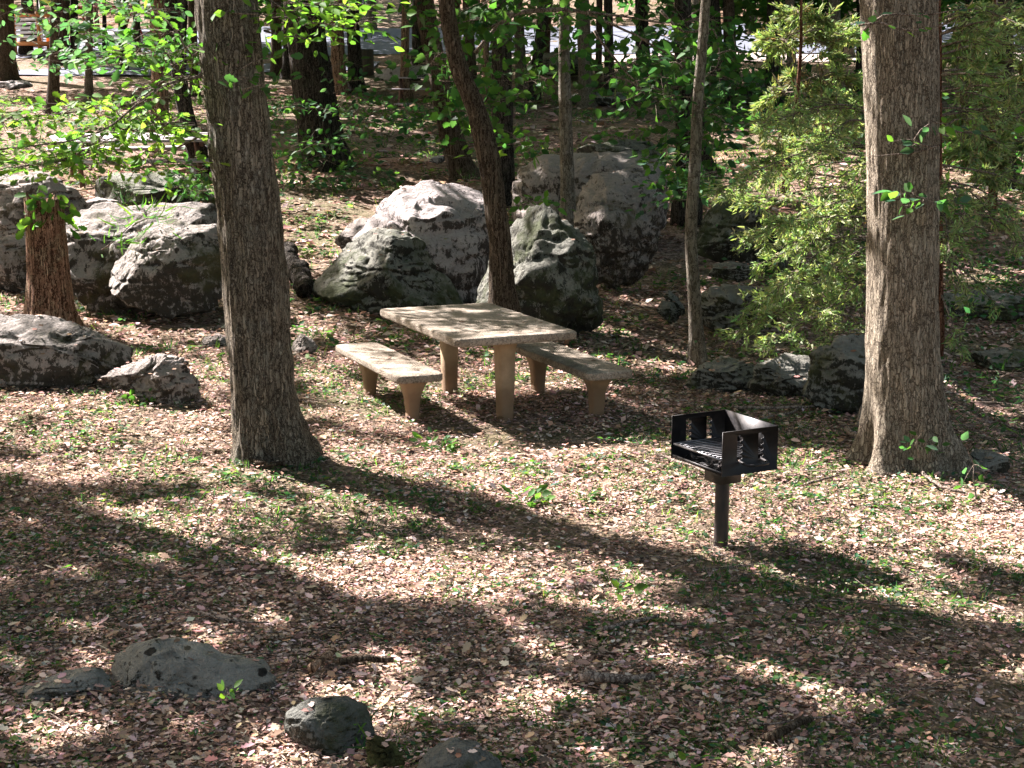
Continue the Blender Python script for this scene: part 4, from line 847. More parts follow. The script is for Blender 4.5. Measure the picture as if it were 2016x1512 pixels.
# trees added outside the frame so that their crowns shade the clearing
def added_shade_tree(label, x, y, n, rad, H, kind=GM+GD, per=110, size=.2):
    z = float(gz(x, y)); t = thing('tree', label, 'tree', (x, y, z))
    V, F = bark_tube([(x, y, z-.3), (x+.1, y, z+2), (x+.05, y+.1, H*.6), (x, y, H)], [.24, .2, .17, .08], .2, 20, .15, .4, .4, z, int(x*3) % 50); npmesh('trunk', V, F, BARK_OAK, t, None, True)
    crown(t, (x, y, H+.3), rad, n, per, size, kind, .22)
added_shade_tree('added shade tree just outside the frame left of the low ledge', -5.4, 11.2, 260, (3.6, 3.4, 2), 7, GM+GD, 230, .125)
added_shade_tree('added shade tree outside the frame left of the snag', -11.5, 15.2, 360, (5.4, 4.8, 2.2), 8, GM+GD, 200, .14)
added_shade_tree('tall added shade tree outside the frame left of the wooden table', -13, 23, 160, (4.5, 4.5, 2.5), 9)

# ------------------------------------------------------------------ lower leaves of the trees in view
def many(Y, x0, x1, y0, y1, n, L=90, dYs=1.2, slope=.15):
    out = []
    for _ in range(n):
        x, y = rng.uniform(x0, x1), rng.uniform(y0, y1); a = rng.choice([0, math.pi]) + rng.normal(0, .45); l = L*rng.uniform(.5, 1.1)
        out.append(tw(Y+rng.uniform(-dYs, dYs), (x, y), (x+math.cos(a)*l*.5, y+math.sin(a)*l*.3-4), (x+math.cos(a)*l, y+math.sin(a)*l*.6+6), dY=rng.uniform(-.3, .3)))
    return out
foliage(crook, many(16.4, 800, 985, -10, 70, 9) + many(16.4, 850, 950, 90, 200, 3, 60) + many(16.5, 870, 960, 200, 320, 4, 50), 26, .15, .13, T_MAPLE, GM+GD, up=.5, flat=.7)
foliage(crook, [tw(16.6, (935, 105), (1000, 35), (1080, 18), (1150, 25), (1250, 70), (1400, 150)), tw(16.6, (990, 30), (1100, 20), (1240, 35), (1350, 50))], [24, 14], .14, .15, T_MAPLE, GM+GD, up=.5, twr=.018, name='foliage')
foliage(sap, many(21, 1000, 1260, 60, 190, 12, 110), 30, .2, .14, T_MAPLE, GD+GM, up=.45, flat=.7)
foliage(sap, many(21, 1020, 1240, -20, 30, 8, 110), 30, .2, .14, T_MAPLE, GD+GM, up=.45, flat=.7)
foliage(sap, many(19.5, 1030, 1200, 270, 300, 4, 120) + many(19.5, 1010, 1080, 400, 420, 2, 60), 14, .12, .15, T_OVATE, GM+GLt, up=.7, flat=.3)
foliage(slim, many(slY+2.5, 1230, 1400, 60, 200, 13, 100), 30, .2, .13, T_MAPLE, GD, up=.45, flat=.7)
foliage(slim, many(slY+1.5, 1230, 1420, 310, 400, 9, 70, .8) + many(slY+1.2, 1310, 1400, 300, 340, 4, 60, .5), 20, .11, .11, T_MAPLE, GBl+GM, up=.75, flat=.35)
foliage(mid, many(23.5, 1310, 1400, 0, 300, 14, 60, .6), 16, .18, .17, T_OVATE, GD, up=.4, flat=.8)
foliage(slim, many(slY+.6, 1340, 1420, 0, 300, 12, 55, .6), 18, .14, .12, T_OVATE, GD+GM, up=.5, flat=.8)
foliage(mid, many(22.5, 1150, 1330, 230, 300, 4, 90), 10, .15, .16, T_OVATE, GM, up=.7, flat=.3)
foliage(slim, [tw(slY+.5, (1300, 20), (1345, 62), (1405, 58), (1416, 100), (1412, 130), (1390, 150)), tw(slY+.5, (1170, 60), (1190, 90), (1240, 150), (1265, 180), (1200, 210)), tw(slY+.5, (1205, 150), (1240, 160), (1270, 185))], [2, 3, 1], .08, .1, T_OVATE, GM, up=.6, twr=.011, name='foliage')
foliage(big, many(bY-1, 500, 600, 170, 240, 4, 90) + many(bY-1, 640, 720, 170, 240, 5, 90) + many(bY-2, 600, 860, 205, 240, 12, 110, .7) , 24, .2, .14, T_OVATE, GBl+GM, up=.75, flat=.3)
foliage(big, many(bY-.5, 650, 720, 0, 140, 4, 80), 12, .2, .2, T_OVATE, GM+GD, up=.5)
foliage(pairA, many(pAY-1, 800, 1000, 0, 190, 7, 80), 24, .2, .15, T_MAPLE, GM+GD, up=.5, flat=.7)
foliage(pairA, [tw(pAY-1, (770, 290), (820, 268), (870, 275), (900, 290)), tw(pAY-2, (860, 300), (920, 310), (1010, 290), (1080, 300))], [14, 10], .13, .17, T_OVATE, GM+GD, up=.7, flat=.3)
lt = ALLTREES[[i for i, t in enumerate(ALLTREES) if 'pale tan trunk in sun' in t['label']][0]]
foliage(lt, many(26, 20, 330, 50, 135, 15, 90, 2.5), 16, .2, .19, T_OVATE, GBl+[(.09, .16, .1)], up=.9, flat=.3)
foliage(lt, many(27, 0, 420, -10, 40, 14, 90, 3), 22, .25, .16, T_OVATE, GM+GBl, up=.6)
dl = ALLTREES[[i for i, t in enumerate(ALLTREES) if 'ivy at its foot' in t['label']][0]]
foliage(dl, many(23, 340, 420, 330, 395, 10, 50, 1), 22, .18, .13, T_OVATE, GD, up=.6)
foliage(dl, many(24, 230, 420, 60, 130, 8, 90, 2), 14, .2, .17, T_OVATE, GM, up=.6)

# leafy limb added to the crooked tree, out of frame, to dapple the table
lb = []
for _ in range(26):
    a = np.array([-.7, 15.5, 4.6]) + rng.normal(0, .15, 3); b_ = np.array([rng.uniform(-5.0, -1.6), rng.uniform(14.3, 17.2), rng.uniform(4.3, 5.2)])
    lb.append([a, (a+b_)/2 + [0, 0, rng.uniform(.1, .4)], b_])
foliage(crook, lb, 250, .2, .1, T_OVATE, GM, up=.7, flat=.5, twr=.01)
# bare dead twigs by the leaning oak
foliage(oak, [tw(oakY+.6, (440, 120), (400, 100), (380, 60)), tw(oakY+.5, (430, 30), (395, 60), (385, 110), (300, 170)), tw(oakY+.4, (385, 105), (345, 130), (310, 170), (295, 250)), tw(oakY+.3, (300, 165), (290, 200), (300, 260)), tw(oakY+.3, (390, 270), (350, 290), (260, 320), (220, 330))], [2, 2, 2, 1, 1], .08, .08, T_OAK, GM, up=.5, twr=.006)

# ------------------------------------------------------------------ shrubs, cedars, small plants
def shrub(label, x, by, Y, twigs, n, spread, size, tmpl, cols, name='shrub', cat='shrub', **kw):
    g = ground(x, by) if Y is None else np.array([*at(x, by, Y)])
    t = thing(name, label, cat, g); foliage(t, twigs, n, spread, size, tmpl, cols, **kw); return t
Yb = bY-2.2
shrub('bluish-green leafy shrub spreading at the foot of the broad black-barked tree', 620, 385, Yb, many(Yb, 540, 730, 270, 375, 20, 80, .9) + [tw(Yb, (620, 390), (630, 340), (660, 290)), tw(Yb, (615, 390), (590, 340), (570, 300)), tw(Yb, (640, 390), (680, 340), (730, 320))], 20, .2, .13, T_OVATE, GBl+GD, up=.75, flat=.45)
shrub('bright lance-leaved vine lying over the mottled boulder', 260, 480, 16.3, [tw(16.3, (200, 492), (225, 475), (250, 450), (280, 425), (315, 415)), tw(16.3, (260, 445), (290, 430), (320, 430))], [60, 24], .1, .17, T_BLADE, GLt+[(.08, .2, .06)], 'vine', 'vine', up=.8, flat=.6)
shrub('oak sprig with lobed bright leaves hanging before the snag', 95, 460, 15.7, [tw(15.6, (110, 375), (85, 410), (66, 440)), tw(15.6, (110, 375), (105, 415), (118, 440)), tw(15.6, (110, 375), (90, 385), (60, 395)), tw(15.6, (110, 375), (95, 400), (92, 430))], [14, 14, 12, 12], .09, .15, T_OAK, GLt, 'oak_sprig', 'sprig', up=.4)
shrub('feathery green seedling between the pale rock and the dark slab', 245, 405, 19.6, [tw(19.6, (245, 405), (243, 385), (240, 360)), tw(19.6, (250, 405), (258, 385), (262, 370)), tw(19.6, (235, 405), (238, 390), (232, 380))], 30, .05, .09, T_BLADE, GBl+GM, 'seedling', 'seedling', up=.5)
shrub('leafy weed with big leaves at the foot of the flared oak', 1922, 990, 9.6, [tw(9.6, (1922, 1000), (1920, 960), (1917, 915))], [16], .1, .09, T_OVATE, GBl+GM, 'weed', 'weed', up=.8, flat=.8)
shrub('low dark undergrowth bush in the shade at the frame edge', 1980, 900, 11.2, many(11.2, 1900, 2060, 740, 900, 14, 80, .8), 30, .16, .09, T_BLADE, GD, 'bush', 'bush', up=.6)
shrub('yellow-green fern sprig growing on top of the cap slab', 1260, 320, 24.4, [tw(24.4, (1262, 315), (1245, 290), (1235, 282)), tw(24.4, (1262, 315), (1275, 300), (1285, 290))], [18, 14], .09, .12, T_OVATE, GLt, 'fern_sprig', 'fern', up=.6)
shrub('small grey-green seedling rooted on the tall white boulder', 915, 365, 19.4, [tw(19.4, (915, 370), (912, 352), (905, 345)), tw(19.4, (918, 370), (925, 352), (932, 348))], 14, .05, .09, T_BLADE, GM, 'seedling', 'seedling', up=.5)
shrub('five-leaved green seedling in front of the foreground rock ridge', 447, 1385, 5.75, [tw(5.75, (447, 1378), (446, 1360)), tw(5.75, (447, 1375), (452, 1362))], [5, 4], .02, .045, T_OVATE, GLt+GM, 'seedling', 'seedling', up=.9, twr=.0015)
shrub('star-leaved seedling low at the lower frame edge', 1365, 1500, 5.5, [tw(5.5, (1365, 1506), (1364, 1492))], [8], .02, .045, T_OVATE, GLt, 'seedling', 'seedling', up=.9, twr=.0015)
shrub('bright maple-leaved seedling in the middle of the long trunk shadow', 1228, 1165, 7.4, [tw(7.4, (1228, 1172), (1226, 1158))], [8], .03, .07, T_MAPLE, GLt, 'seedling', 'seedling', up=.9, twr=.0015)
for i, (x, y, lab) in enumerate([(870, 885, 'low weeds in the sun in front of the table shadow'), (540, 1045, 'small weed patch in the shade below the leaning oak'), (285, 790, 'grassy weed under the buff limestone block'), (1545, 935, 'weed tuft in the sun right of the grill post'), (1035, 995, 'weed tuft in the sunlit strip left of the grill'), (740, 1480, 'grass tuft on the mossy side of the loaf-shaped stone')]):
    gg = ground(x, y); Yg = gg[1]
    shrub(lab, x, y, Yg, [[gg, gg+[rng.uniform(-.1, .1), rng.uniform(-.1, .1), rng.uniform(.04, .1)]] for _ in range(6)], 7, .05, .075, [T_OVATE, T_BLADE][i % 2], GLt+GM, 'weed', 'weed', up=.8, twr=.0015)

def cedar_branch(mb, tb, a, b, n=34, sag=.12, w=.3, dens=26, size=.055, lit=GREEN_LIGHT, r0=.013):
    a, b = np.array(a, float), np.array(b, float); L = np.linalg.norm(b-a); m = (a+b)/2 + [0, 0, sag*L]
    P, _ = resample([a, m, b], [1, 1, 1], .05); k = len(P); tb.tube(P, np.linspace(r0, .003, k), 5)
    T_ = unit(np.gradient(P, axis=0)); n = int(n*max(L, .5))
    for j in range(n):
        i = int(k*(.22 + .78*rng.random()**.8)); i = min(i, k-1); t = T_[i]
        d = unit(t*.7 + rng.standard_normal(3)*[.75, .75, .5] + [0, 0, -.12]); l = w*rng.uniform(.4, 1.15)*(1-.45*i/k)*min(1, L)
        e = P[i] + d*l + [0, 0, -.1*l]
        tb.tube([P[i], (P[i]+e)/2+[0, 0, .02*l], e], [.0042, .003, .0015], 4, False)
        tip = i/k; dead = rng.random() > .15 + tip*1.1; q = int(dens*rng.uniform(.5, 1.3)*(.45 if dead else .8 + .7*tip)); s = rng.uniform(.3, 1, (q, 1)); Q = P[i] + (e-P[i])*s + rng.standard_normal((q, 3))*.018
        D = d*.9 + rng.standard_normal((q, 3))*[.5, .5, .35]; U = rng.standard_normal((q, 3)) + [0, 0, .4]
        add_leaves(mb, Q, D, U, rng.uniform(.6, 1.3, q)*size, T_NEEDLE, ([(.17, .13, .09), (.11, .1, .06), (.08, .1, .05)] if dead else lit), .35)
CED = [(.22, .3, .12), (.29, .36, .17), (.17, .24, .11), (.33, .34, .2), (.22, .34, .14)]
def cedar(label, foot, Y, trunk_pts, ws, branches, group=None, dens=16, size=.055, H=6):
    g = ground(*foot) if Y is None else at(*foot, Y); Y = g[1]
    t = thing('cedar_tree', label, 'cedar', g, group); P = [at(x, y, Y) for x, y in trunk_pts]; r = [w/2*Y/FPX for w in ws]
    P.insert(0, P[0]-[0, 0, .3]); r.insert(0, r[0]); P.append(P[-1]+[0, 0, H-P[-1][2] if H > P[-1][2] else .5]); r.append(r[-1]*.4)
    V, F = bark_tube(P, r, .1, 14, .15, .3, .2, P[1][2], 5); npmesh('trunk', V, F, BARK_RED, t, None, True)
    mb = MB(); tb = MB(); PP = np.array(P)
    for x0, y0, x1, y1, dY in branches:
        cedar_branch(mb, tb, at(x0, y0, Y), at(x1, y1, Y+dY), 21, rng.uniform(.02, .12), .34*Y/14, dens, size*Y/14, CED)
    tb.build('branch', BARK_TWIG, t, True); mb.build('foliage', NEEDLE, t, False, True); return t
br = []
for x1, y1 in [(1500, 250), (1540, 235), (1425, 372), (1410, 385), (1470, 400), (1455, 480), (1475, 470), (1500, 520), (1468, 600), (1480, 590), (1440, 655), (1452, 640), (1500, 680), (1560, 720), (1575, 690), (1520, 440), (1560, 340), (1600, 300), (1620, 420), (1600, 560), (1620, 620), (1640, 520), (1590, 640), (1650, 350), (1560, 270), (1530, 560), (1500, 350), (1560, 480)]:
    br.append((rng.uniform(1730, 1850), y1*.85+rng.uniform(10, 90)-20, x1+rng.uniform(-8, 8), y1, rng.uniform(-1.6, .6)))
for x1, y1 in [(1930, 60), (1990, 40), (2060, 110), (1950, 150), (2040, 200), (1910, 190), (1990, 240), (1900, 420), (2000, 300), (2060, 380), (1960, 430), (2000, 420), (1890, 490), (1910, 600), (1890, 690), (1870, 500), (1960, 600), (2050, 500), (1920, 120), (2020, 20), (1960, 90), (2000, 160), (2060, 260), (1930, 260), (1970, 200), (2050, 60)]:
    br.append((1850, y1*.8+20, x1, y1, rng.uniform(-1.5, 1.5)))
cedar('red-stemmed cedar with drooping sunlit sprays behind the flared oak', (1850, 640), 14.6, [(1850, 640), (1850, 480), (1849, 250), (1850, 60), (1850, -30)], [16, 13, 11, 9, 8], br)
br = [(1577, y0, x1, y1, rng.uniform(-1.5, 1.5)) for y0, x1, y1 in [(60, 1520, 90), (70, 1640, 70), (110, 1510, 75), (130, 1650, 110), (180, 1510, 190), (210, 1660, 190), (250, 1500, 260), (260, 1660, 250), (300, 1530, 310), (300, 1650, 300), (40, 1560, 30), (50, 1620, 40), (90, 1600, 60), (160, 1560, 150), (200, 1600, 170), (160, 1690, 160), (230, 1690, 220), (120, 1690, 60), (270, 1560, 240)]]
cedar('small young cedar with a thin stem between the rock heap and the flared oak', (1545, 352), 27, [(1546, 352), (1552, 300), (1570, 180), (1577, 80), (1578, -20)], [16, 13, 8, 6, 5], br, dens=34, size=.06)
br = [(1975, y0, x1, y1, rng.uniform(-2, 1)) for y0, x1, y1 in [(250, 1930, 280), (280, 1950, 350), (300, 1900, 300), (260, 2030, 300), (330, 2040, 370), (150, 1910, 160), (120, 2050, 150), (60, 1900, 80), (40, 2050, 60), (200, 1890, 230), (190, 2060, 210), (10, 1940, 20), (90, 1870, 110), (310, 1945, 330)]]
cedar('dim cedar hung with grey twigs behind the red-stemmed one', (1955, 370), 22, [(1955, 370), (1956, 250), (1957, 100), (1958, -20)], [14, 12, 10, 8], br, dens=75, size=.07)

# far foliage: the wood beyond the road
def mass(name, n, x0, x1, y0, y1, z0, z1, size, cols):
    x = rng.uniform(x0, x1, n); y = rng.uniform(y0, y1, n); c = np.stack([x, y, gz(x, y) + z0 + (z1-z0)*rng.random(n)], 1)
    c = c[fbm(c*[.25, .12, .35], 4, 2) > .5]; per = 34
    P = np.repeat(c, per, 0) + rng.standard_normal((len(c)*per, 3))*[.9, .9, .45]; D, U = rand_dirs(len(P)); mb = MB()
    add_leaves(mb, P, D, U, rng.uniform(.7, 1.3, len(P))*size, T_RHOMB, cols); o = mb.build(name, LEAF, None, False, True); o['kind'] = 'stuff'
mass('distant_foliage', 3600, -45, 60, 80, 125, .5, 9, .55, GM+GD)
mass('roadside_foliage', 700, 6, 34, 44, 58, 2.0, 5, .34, GD+GM)
mass('shade_brush_foliage', 70, 3.9, 8, 12.5, 21, .05, .8, .07, GD+GBl)
mass('undergrowth_foliage', 260, 5, 22, 22, 44, .1, 1.0, .2, GD)

# ------------------------------------------------------------------ man-made things in the background
def lbox(m, c, s, ax, ay): m.box(c, s, np.stack([ax, ay, [0, 0, 1]], 1))
def wood_table(label, foot, L, yaw, top, W=.74, group=None, plank=PLANK_GREY, under=PLANK_BROWN, H=.75, tilt=0):
    g = ground(*foot); ex = np.array([math.cos(yaw), math.sin(yaw), 0]); ey = unit(np.array([-math.sin(yaw), math.cos(yaw), tilt]))
    t = thing('wooden_picnic_table', label, 'table', g, group); p = lambda a, b, z: g + ex*a + ey*b + [0, 0, z]
    for k in range(5):
        m = MB(); lbox(m, p(0, (k-2)*W/5, H), (L, W/5-.012, .04), ex, ey); m.build('top_plank', plank, t)
    for s in (-1, 1):
        m = MB(); lbox(m, p(0, s*.68, .44), (L, .26, .04), ex, ey); m.build('bench_plank', plank, t)
    for a in (-L*.36, L*.36):
        m = MB()
        for s in (-1, 1): m.tube([p(a, s*.62, -.05), p(a, s*.2, H-.02)], .05, 4)
        m.build('trestle', under, t)
        m = MB(); lbox(m, p(a+.07, 0, .4), (.05, 1.55, .09), ex, ey); m.build('crossbeam', under, t)
        m = MB(); lbox(m, p(a+.07, 0, H-.06), (.05, W-.05, .09), ex, ey); m.build('top_rail', under, t)
wood_table('grey wooden picnic table behind the mottled boulder, lit along its top', (270, 352), 3.0, .42, None, tilt=.14, W=.85)
wood_table('weathered trestle picnic table far back by the tan slender trunk', (830, 207), 1.6, .05, None, plank=PLANK_GREY)
g = ground(712, 148); t = thing('picket_enclosure', 'grey wooden picket enclosure by the road', 'enclosure', g)
for k in range(8):
    a = k*2*math.pi/8
    for s in (-.11, .11):
        x, y = math.cos(a)*.36-math.sin(a)*s, math.sin(a)*.36+math.cos(a)*s
        m = MB(); m.box(g+[x, y, .42], (.2, .03, .9), np.stack([[-math.sin(a), math.cos(a), 0], [math.cos(a), math.sin(a), 0], [0, 0, 1]], 1)); m.build('picket', PICKET, t)
MB().tube([g, g+[0, 0, .75]], .3, 16).build('drum', PICKET, t)
# play deck, slide, red frame far left behind the trunks
g = ground(88, 104); s_ = g[1]/FPX; t = thing('timber_deck', 'orange timber play deck with white railing far behind the trunks', 'deck', g)
for x in (-1.0, 0, 1.1):
    for y in (-.6, .6): MB().box(g+[x, y, .75], (.13, .13, 1.7)).build('post', ORANGE, t)
MB().box(g+[.05, 0, .35], (2.4, 1.4, .16)).build('platform', ORANGE, t); MB().box(g+[.05, -.68, 1.45], (2.4, .06, .12)).build('rail', ORANGE, t)
m = MB()
for k in range(5): m.box(g+[.05, -.64, .62+k*.17], (2.3, .04, .1))
m.build('railing', WHITE, t)
t = thing('slide', 'lime green slide panel above the orange timber deck', 'slide', g+[.5, 1.2, 0])
MB().tube([g+[-.6, 1.4, 2.6], g+[.1, 1.3, 2.2], g+[.9, 1.2, 1.0], g+[1.2, 1.2, .6]], .32, 10).build('chute', LIME, t, True)
for x in (-.5, .9): MB().tube([g+[x, 1.4, -.1], g+[x, 1.4, 2.3 if x < 0 else 1.0]], .05, 8).build('post', GALV, t)
g = ground(160, 98); t = thing('swing_frame', 'red A-shaped pipe frame far behind the slanting trunk', 'frame')if False else thing('swing_frame', 'red A-shaped pipe frame far behind the slanting trunk', 'frame', g)
for x in (0, 2.2):
    for s in (-.55, .55): MB().tube([g+[x+s, s*.3, -.05], g+[x, 0, 1.75]], .045, 8).build('leg', RED, t)
MB().tube([g+[-.1, 0, 1.75], g+[2.3, 0, 1.75]], .045, 8).build('crossbar', RED, t)
t = thing('white_panel_fence', 'low pinkish-white panel fence behind the red frame', 'fence', g+[1, 2.5, 0])
MB().box(g+[1.2, 2.6, .5], (4.2, .06, .7)).build('panel', WHITE, t)
for x in (-.8, 1.2, 3.2): MB().box(g+[x, 2.68, .4], (.1, .08, 1.1)).build('post', ORANGE, t)
ga, gb_ = ground(640, 66), ground(830, 66); t = thing('chain_link_fence', 'low chain-link fence across the road behind the pale bluish trunk', 'fence', ga)
ga = np.array([ga[0], 78, 0.]); gb_ = np.array([gb_[0]+2, 78, 0.]); 
for q in (ga, gb_): q[2] = float(gz(q[0], q[1]))
for k in range(6): MB().tube([ga+(gb_-ga)*k/5-[0, 0, .1], ga+(gb_-ga)*k/5+[0, 0, 1.3]], .035, 8).build('post', GALV, t)
MB().tube([ga+[0, 0, 1.28], gb_+[0, 0, 1.28]], .028, 8).build('top_rail', GALV, t)
m = MB(); Lf = np.linalg.norm(gb_-ga)
for k in range(int(Lf/.14)):
    for s in (0, 1):
        x0 = k*.14; x1 = x0 + (1.2 if s else -1.2)
        if 0 <= x1 <= Lf: m.tube([ga+(gb_-ga)*x0/Lf+[0, 0, .05], ga+(gb_-ga)*x1/Lf+[0, 0, 1.25]], .006, 3, False)
m.build('mesh', GALV, t)

# ------------------------------------------------------------------ fallen sticks
def stick(label, pts, wpx, mat=BARK_STICK, name='fallen_stick', lift=.6, cat='stick'):
    P = []
    for x, y in pts:
        g = ground(x, y); P.append(g + [0, 0, wpx*g[1]/FPX*.5*lift + .042])
    Y = P[0][1]; r = wpx*.6*Y/FPX; P, _ = resample(P, [1]*len(P), .04); k = len(P)
    P = P + (fbm(P*18, 3, 2)[:, None]-.5)*r*1.5
    V, F = tube(P, r*np.linspace(1, .7, k)*(1+.3*(fbm(P*25, 8, 2)-.5)), 9); o = npmesh(name, V, F, mat, None, None, True); tag(o, label, cat)
stick('short barkless log lying in the shaded litter', [(1140, 1357), (1200, 1356), (1287, 1355)], 20, BARK_STICK, 'log', .8, 'log')
stick('dark-barked stick end in the dappled corner below the grill', [(1510, 1474), (1550, 1458), (1594, 1440)], 18, BARK_BROWN)
stick('pale broken stub standing up by the foreground rock ridge', [(612, 1340), (635, 1318), (660, 1300)], 17, BARK_TAN)
stick('brown stick lying right of the pale broken stub', [(670, 1322), (720, 1318), (775, 1320)], 14, BARK_BROWN)
stick('crooked grey stick in the half-shade above the barkless log', [(1185, 1258), (1230, 1246), (1295, 1232)], 9)
stick('long pale twig on the dappled litter at the lower edge', [(1470, 1445), (1530, 1444), (1580, 1436), (1640, 1430)], 5)
stick('long thin stick in the sunlit litter left of the grill post', [(1290, 905), (1350, 927), (1400, 945)], 5)
stick('straight pale twig right of the grill in the sun', [(1590, 965), (1620, 957), (1650, 950)], 5)
stick('thin twig above the foreground rock ridge', [(350, 1200), (400, 1225), (470, 1240), (530, 1242)], 4)
stick('bent whitish twig behind the foreground rock ridge', [(430, 1268), (485, 1263), (500, 1298)], 4)
stick('thin diagonal twig in the shade of the leaning oak', [(560, 1170), (600, 1195), (640, 1220)], 4)
stick('dark root-like stick at the foot of the leaning oak', [(468, 912), (520, 925), (560, 930)], 10, BARK_BROWN)
stick('dark log end beside the dark pyramid-shaped boulder', [(560, 520), (585, 560), (605, 590)], 30, BARK_DARK, 'log', 1, 'log')
stick('fan of dead wood at the roots of the flared oak', [(1665, 860), (1700, 880), (1740, 900)], 9)
stick('leaning dead branch stub against the flared oak', [(1690, 850), (1695, 825), (1698, 808)], 10)
stick('bare bleached branch in the shade between cedar and oak', [(1440, 812), (1520, 815), (1640, 808)], 6)
stick('second bleached branch crossing the shaded litter', [(1500, 835), (1560, 822), (1590, 800)], 5)
stick('bleached dead branch beyond the flared oak', [(1845, 550), (1880, 575), (1910, 590)], 8)
stick('dark fallen pole beyond the cedar at the sunlit bank', [(1850, 325), (1900, 328), (1950, 335)], 9, BARK_RED)
stick('pale splintered twig at the sunlit edge below the flared oak', [(1815, 945), (1860, 975), (1900, 985)], 6)

# ------------------------------------------------------------------ leaf litter, ground cover
def inview(x, y, m=260):
    px, py = project(np.stack([x, y, gz(x, y)], 1)); return (px > -m) & (px < 2016+m) & (py < 1512+m*.6)
DEAD = [(.46, .305, .235), (.52, .375, .305), (.32, .215, .158), (.4, .24, .175), (.21, .146, .107), (.57, .44, .375), (.16, .115, .084), (.46, .295, .225), (.36, .265, .215), (.6, .48, .415), (.11, .08, .058)]
mb = MB()
for y0, y1, dens, size, T_ in ((4.6, 7.2, 6500, .023, T_DEAD), (7.2, 10, 5600, .0225, T_DEAD), (10, 14.5, 2600, .028, T_RHOMB), (14.5, 20, 560, .05, T_RHOMB), (20, 30, 90, .1, T_RHOMB), (30, 48, 18, .15, T_RHOMB)):
    hw = y1*.40+1; n = int(dens*(y1-y0)*2*hw); x = rng.uniform(-hw, hw, n); y = rng.uniform(y0, y1, n)
    k = inview(x, y); x, y = x[k], y[k]; n = len(x)
    thin = fbm(np.stack([x*.8, y*.8, x*0], 1), 31, 3); k = rng.random(n) < np.clip((thin-.22)*3.2, .25, 1); x, y = x[k], y[k]; n = len(x)
    z = gz(x, y) + rng.random(n)**2*.04 + .003
    tone = fbm(np.stack([x*.7, y*.7, x*0+5], 1), 41, 3); kind = rng.random(n)
    for lo, hi, t_, sz, tilt, zz in ((0, .5, T_RHOMB, 1.05, .3, 1), (.5, .66, T_, 1.25, .3, 1), (.66, .74, T_LOBED if y1 < 15 else T_, 1.5, .32, 1.2), (.74, .755, T_LOBED if y1 < 11 else T_, 2.5, .36, 1.5), (.755, .94, T_STRIP, 1.8, .2, 1), (.94, 1, T_OVATE, .8, .3, 1.3)):
        s = (kind >= lo) & (kind < hi); m = int(s.sum()); a = rng.uniform(0, 2*math.pi, m)
        D = np.stack([np.cos(a), np.sin(a), rng.normal(0, tilt*.6, m)], 1); U = np.stack([rng.normal(0, tilt, m), rng.normal(0, tilt, m), np.ones(m)], 1)
        add_leaves(mb, np.stack([x[s], y[s], z[s]+.006*(zz-1)], 1), D, U, np.minimum(rng.lognormal(-.05, .36, m)*sz, 3.0)*size, t_, pal(m, GREEN_MID + [(.14, .17, .06), (.2, .2, .09)] if t_ is T_OVATE else DEAD, .17)*(.55+.9*tone[s][:, None]), .3)
# a few leaves and crumbs that fell on the table and the benches
for e0, e1, n0, n1, z, m in ((.05, .98, .1, 1.75, .748, 26), (-.33, -.02, .4, 1.9, .433, 9), (1.1, 1.42, 0, 1.5, .433, 12)):
    Q = np.array([tl(rng.uniform(e0, e1), rng.uniform(n0, n1), z) for _ in range(m)]); a = rng.uniform(0, 6.28, m)
    add_leaves(mb, Q, np.stack([np.cos(a), np.sin(a), a*0], 1), np.stack([rng.normal(0, .2, m), rng.normal(0, .2, m), np.ones(m)], 1), rng.uniform(.02, .06, m), T_DEAD, [(.1, .06, .04), (.2, .14, .1), (.45, .38, .32)])
# and the leaves that lie on the rocks
from mathutils.bvhtree import BVHTree
for V, Fc, w in ROCKS:
    if V[:, 1].min() > 21: continue
    bv = BVHTree.FromPolygons(V.tolist(), Fc.tolist()); A = (V[:, 0].max()-V[:, 0].min())*(V[:, 1].max()-V[:, 1].min()); Q = []; N = []
    for _ in range(int(min(130, 40 + A*45))):
        h = bv.ray_cast(Vector((rng.uniform(V[:, 0].min(), V[:, 0].max()), rng.uniform(V[:, 1].min(), V[:, 1].max()), V[:, 2].max()+1)), Vector((0, 0, -1)))
        if h[0] is not None and h[1].z > rng.uniform(.72, .98): Q.append(np.array(h[0])+[0, 0, .006]); N.append(h[1][:])
    if Q:
        m = len(Q); a = rng.uniform(0, 6.28, m); add_leaves(mb, np.array(Q), np.stack([np.cos(a), np.sin(a), a*0], 1), np.array(N) + rng.normal(0, .2, (m, 3)), rng.uniform(.025, .065, m), T_DEAD, DEAD, .3)
o = mb.build('leaf_litter', LITTER, None, False, True, (0, 0, 0)); o['kind'] = 'stuff'
tb = MB()
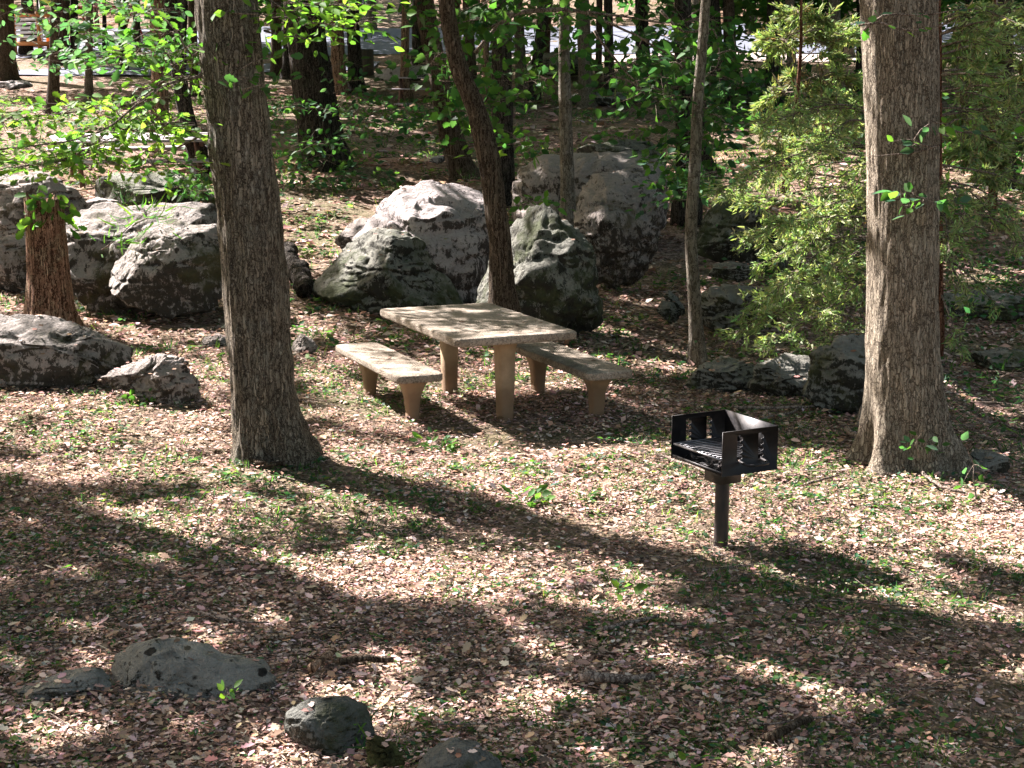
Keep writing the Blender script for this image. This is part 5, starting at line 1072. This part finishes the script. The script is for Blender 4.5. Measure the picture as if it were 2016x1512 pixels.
for y0, y1, n in ((4.8, 9, 1500), (9, 15, 1300)):
    x = rng.uniform(-y1*.38, y1*.38, n); y = rng.uniform(y0, y1, n); k = inview(x, y, 60)
    for xx, yy in zip(x[k], y[k]):
        a = rng.uniform(0, math.pi); l = rng.lognormal(-2.0, .6); c = np.array([xx, yy, float(gz(xx, yy))+.022]); d = np.array([math.cos(a), math.sin(a), rng.normal(0, .08)])*l
        tb.tube([c-d, c+rng.standard_normal(3)*[.25, .25, .05]*l*.4, c+d], [.0032, .0028, .0015], 4, False)
o = tb.build('twig_debris', BARK_STICK, None, True, False, (0, 0, 0)); o['kind'] = 'stuff'
mb = MB()
for y0, y1, dens, s in ((4.6, 9, 150, .68), (9, 14, 95, .76), (14, 24, 18, 1.3), (24, 45, 13, 1.8)):
    hw = y1*.4+1; n = int(dens*(y1-y0)*2*hw); x = rng.uniform(-hw, hw, n); y = rng.uniform(y0, y1, n); k = inview(x, y); x, y = x[k], y[k]
    w = fbm(np.stack([x*.9, y*.9, x*0], 1), 51, 3); k = rng.random(len(x)) < np.clip((w-.44)*9, .07, 1); x, y = x[k], y[k]; m = len(x); per = 7
    xx = np.repeat(x, per) + rng.normal(0, .03*s, m*per); yy = np.repeat(y, per) + rng.normal(0, .03*s, m*per); n = m*per
    blade = np.repeat(rng.random(m) < .45, per); z = gz(xx, yy)
    for sel, T_, sz, lift in ((blade, T_BLADE, .075, 0), (~blade, T_OVATE, .05, .03)):
        q = np.stack([xx, yy, z], 1)[sel]; c = len(q); a = rng.uniform(0, 6.28, c)
        if lift: q = q + np.stack([a*0, a*0, rng.uniform(.01, .055, c)*s], 1)
        D = np.stack([np.cos(a), np.sin(a), rng.uniform(.15, 1.3, c) if not lift else rng.uniform(-.1, .5, c)], 1); U = np.stack([rng.normal(0, .4, c), rng.normal(0, .4, c), np.ones(c)], 1)
        add_leaves(mb, q, D, U, rng.uniform(.6, 1.4, c)*sz*s, T_, GREEN_MID + GREEN_BLUE + [(.12, .18, .06), (.09, .15, .05), (.17, .22, .09), (.1, .17, .05)], .35)
o = mb.build('ground_cover', LEAF, None, False, True, (0, 0, 0)); o['kind'] = 'stuff'
